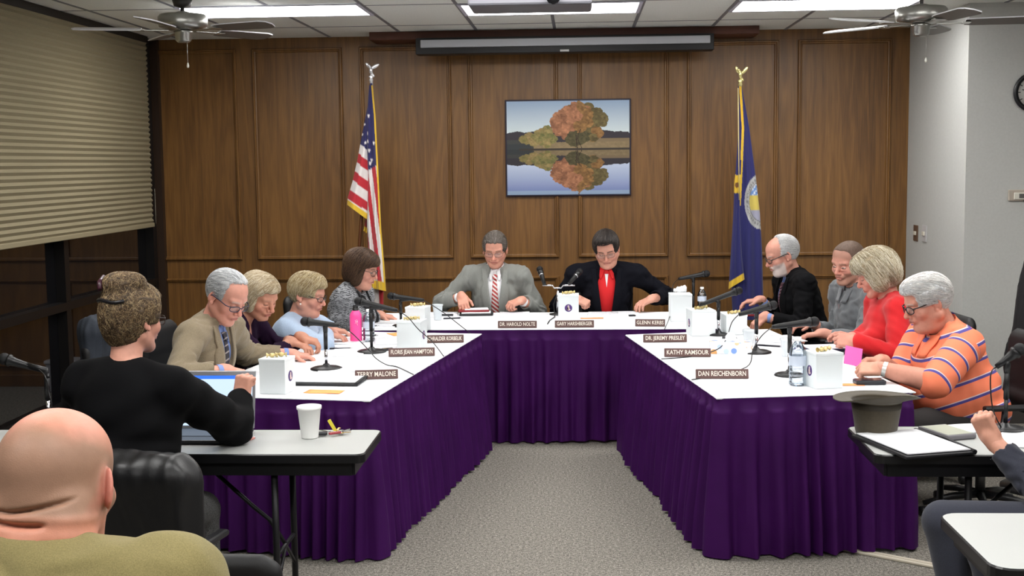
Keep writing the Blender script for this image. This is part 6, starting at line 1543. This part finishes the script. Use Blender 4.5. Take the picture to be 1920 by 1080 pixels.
# framed photograph
p0 = at(949, 190, Y=YW-.02); p1 = at(1181, 364, Y=YW-.02); cx, cz = (p0[0]+p1[0])/2, (p0[2]+p1[2])/2; w, h = p1[0]-p0[0], p0[2]-p1[2]
t = empty('framed_picture', (cx, YW, cz), label='framed lake photograph with an orange autumn tree and its reflection', cat='picture')
MB().box((0, -.015, 0), (w+.02, .03, h+.02), bev=.003).build('frame', mat('frame_dark', (26, 18, 40), .4), t)
nx, nz = 300, 226; U, Vv = np.meshgrid(np.linspace(0, 1, nx), np.linspace(0, 1, nz)); img = np.zeros((nz, nx, 3))
def c3(*c): return np.array(lin(c)[:3])
rs = np.random.RandomState(9)
def vnoise(x, y, f, seed):
    r = np.random.RandomState(seed).rand(64, 64); X, Y = x*f, y*f; i, j = np.floor(X).astype(int), np.floor(Y).astype(int); a, b = X-i, Y-j; a = a*a*(3-2*a); b = b*b*(3-2*b)
    g = lambda p, q: r[p % 64, q % 64]
    return (g(i, j)*(1-a)+g(i+1, j)*a)*(1-b)+(g(i, j+1)*(1-a)+g(i+1, j+1)*a)*b
def fb(x, y, f, s): return sum(vnoise(x, y, f*2**k, s+k)/2**k for k in range(4))/1.875
HZ = .515  # waterline
def scene_at(x, y):   # y measured downward 0..1, land half
    sk = np.clip(y/.33, 0, 1)[..., None]; im = c3(150, 172, 200)*(1-sk)+c3(206, 218, 222)*sk
    def put(mk, col): im[mk] = (col[mk] if getattr(col, 'ndim', 1) == 3 else col)
    n = fb(x, y, 14, 3); n2 = fb(x, y, 45, 8)
    put(y > .325+.03*(n-.5)*2, c3(58, 54, 60)); put((y > .40)&(x > .55), c3(128, 110, 84)*np.ones_like(im)); put(y > .435+.02*(n-.5), (c3(136, 118, 88)*(.75+.5*n2[..., None])))
    put((y > .41)&(x < .22)&(y > .40+.1*x), c3(66, 66, 64))
    put((y > .455)&(x < .2)&(y < .52), c3(56, 60, 62))
    def blob(cx_, cy_, rx_, ry_, c1, c2, rough=.35, seed=1):
        e = np.hypot((x-cx_)/rx_, (y-cy_)/ry_)+rough*(fb(x, y, 16, seed)-.5)*1.6+.2*(fb(x, y, 50, seed+2)-.5); m = e < 1; cc = c1+(c2-c1)*np.clip((fb(x, y, 22, seed+5)-.3)*2.5, 0, 1)[..., None]; cc = cc*(.55+.9*fb(x, y, 60, seed+7)[..., None]); put(m, cc)
    rr = np.random.RandomState(21); far = []
    for _ in range(10): far.append((.13+rr.rand()*.10, .385+rr.rand()*.06, .022+rr.rand()*.018, c3(120, 112, 66), c3(150, 128, 84)))
    for _ in range(26):
        a_, r_ = rr.rand()*6.28, rr.rand()**.5; far.append((.315+.075*r_*math.cos(a_), .385+.085*r_*math.sin(a_), .022+rr.rand()*.022, c3(112, 112, 66), c3(158, 136, 88)))
    for _ in range(120):
        a_, r_ = rr.rand()*6.28, rr.rand()**.5; X_ = .595+.195*r_*math.cos(a_); Y_ = .245+.195*r_*math.sin(a_)
        if Y_ > .33 and abs(X_-.6) > .16: X_ = .6+(X_-.6)*.8
        t_ = (X_-.4)/.4+rr.normal()*.12
        c_a = c3(164, 112, 82) if t_ < .45 else (c3(148, 110, 66) if t_ < .7 else c3(104, 92, 58))
        if .5 < X_ < .68 and Y_ > .3: c_a = c3(84, 78, 52)
        far.append((X_, Y_, .024+rr.rand()*.026, c_a*.7, c_a*1.25))
    for q_, (bx, by, br, ca_, cb_) in enumerate(far): blob(bx, by, br, br*1.25, ca_, cb_, .7, 2+q_ % 9)
    tr = (np.abs(x-(.575-.04*(.5-y)*6*(y < .5)*.3)) < .004)&(y > .36); put(tr, c3(54, 40, 34)); put((np.abs(x-.60+.02*np.sin(y*20)) < .003)&(y > .3), c3(54, 40, 34))
    return im
yy = np.where(Vv < HZ, Vv, HZ-(Vv-HZ)*1.12); yy = np.clip(yy, 0, 1); xx = U+np.where(Vv > HZ, .004*np.sin(Vv*160), 0)
img = scene_at(xx, yy); wmask = Vv > HZ
sky = (yy < .33)[..., None]*wmask[..., None]; depthc = np.clip((Vv-.6)/.4, 0, 1)[..., None]
img = np.where(wmask[..., None], img*.82, img); img = np.where((wmask & (img.sum(-1) > 1.1))[..., None], (c3(196, 208, 226)*(1-depthc)+c3(104, 118, 170)*depthc), img)
sh = (np.abs(Vv-HZ) < .012)&(U > .1); img[sh] = c3(60, 54, 48)
xs = np.linspace(-w/2+.003, w/2-.003, nx); zs_ = np.linspace(h/2-.003, -h/2+.003, nz); XX, ZZ = np.meshgrid(xs, zs_); V = np.stack([XX, np.full_like(XX, -.0315), ZZ], -1).reshape(-1, 3)
idx = np.arange(nx*nz).reshape(nz, nx); Q = np.stack([idx[:-1, :-1], idx[1:, :-1], idx[1:, 1:], idx[:-1, 1:]], -1).reshape(-1, 4); cc = np.ones((nx*nz, 4)); cc[:, :3] = np.clip(img.reshape(-1, 3), 0, 1)
np_mesh('photo_print', V, Q, mat('print_surface', (128, 128, 128), .5, attr='Col', spec=.3), t, cc, smooth=False)
# ------------------------------------------------------------------ groups of repeated things
GR = {'office_chair': 'black office chairs round the tables', 'name_plate': 'brown name plates along the inner table edges', 'gift_box': 'white gift boxes on the tables', 'wrapped_candy': 'gold wrapped sweets on the white boxes',
      'desk_microphone': 'desk microphones', 'paper_sheet': 'papers spread on the tables', 'pen': 'pens on the tables', 'orange_card': 'orange cards on the tables', 'portfolio': 'black portfolios', 'folding_table': 'grey folding desks',
      'conference_table': 'tables of the U', 'tablecloth': 'white cloths on the U tables', 'table_skirt': 'purple skirts round the U tables', 'drinking_cup': 'clear plastic cups', 'water_bottle': 'bottles on the tables', 'phone': 'phones and gadgets on the tables', 'flag': 'flags on poles', 'person': 'people at the meeting', 'switch_plate': 'wall switches'}
for o in scene.objects:
    k = o.name.split('.')[0]
    if o.parent is None and k in GR and 'group' not in o: o['group'] = GR[k]
    elif o.parent is None and k == 'ceiling_light' and 'group' not in o: o['group'] = 'ceiling light panels'
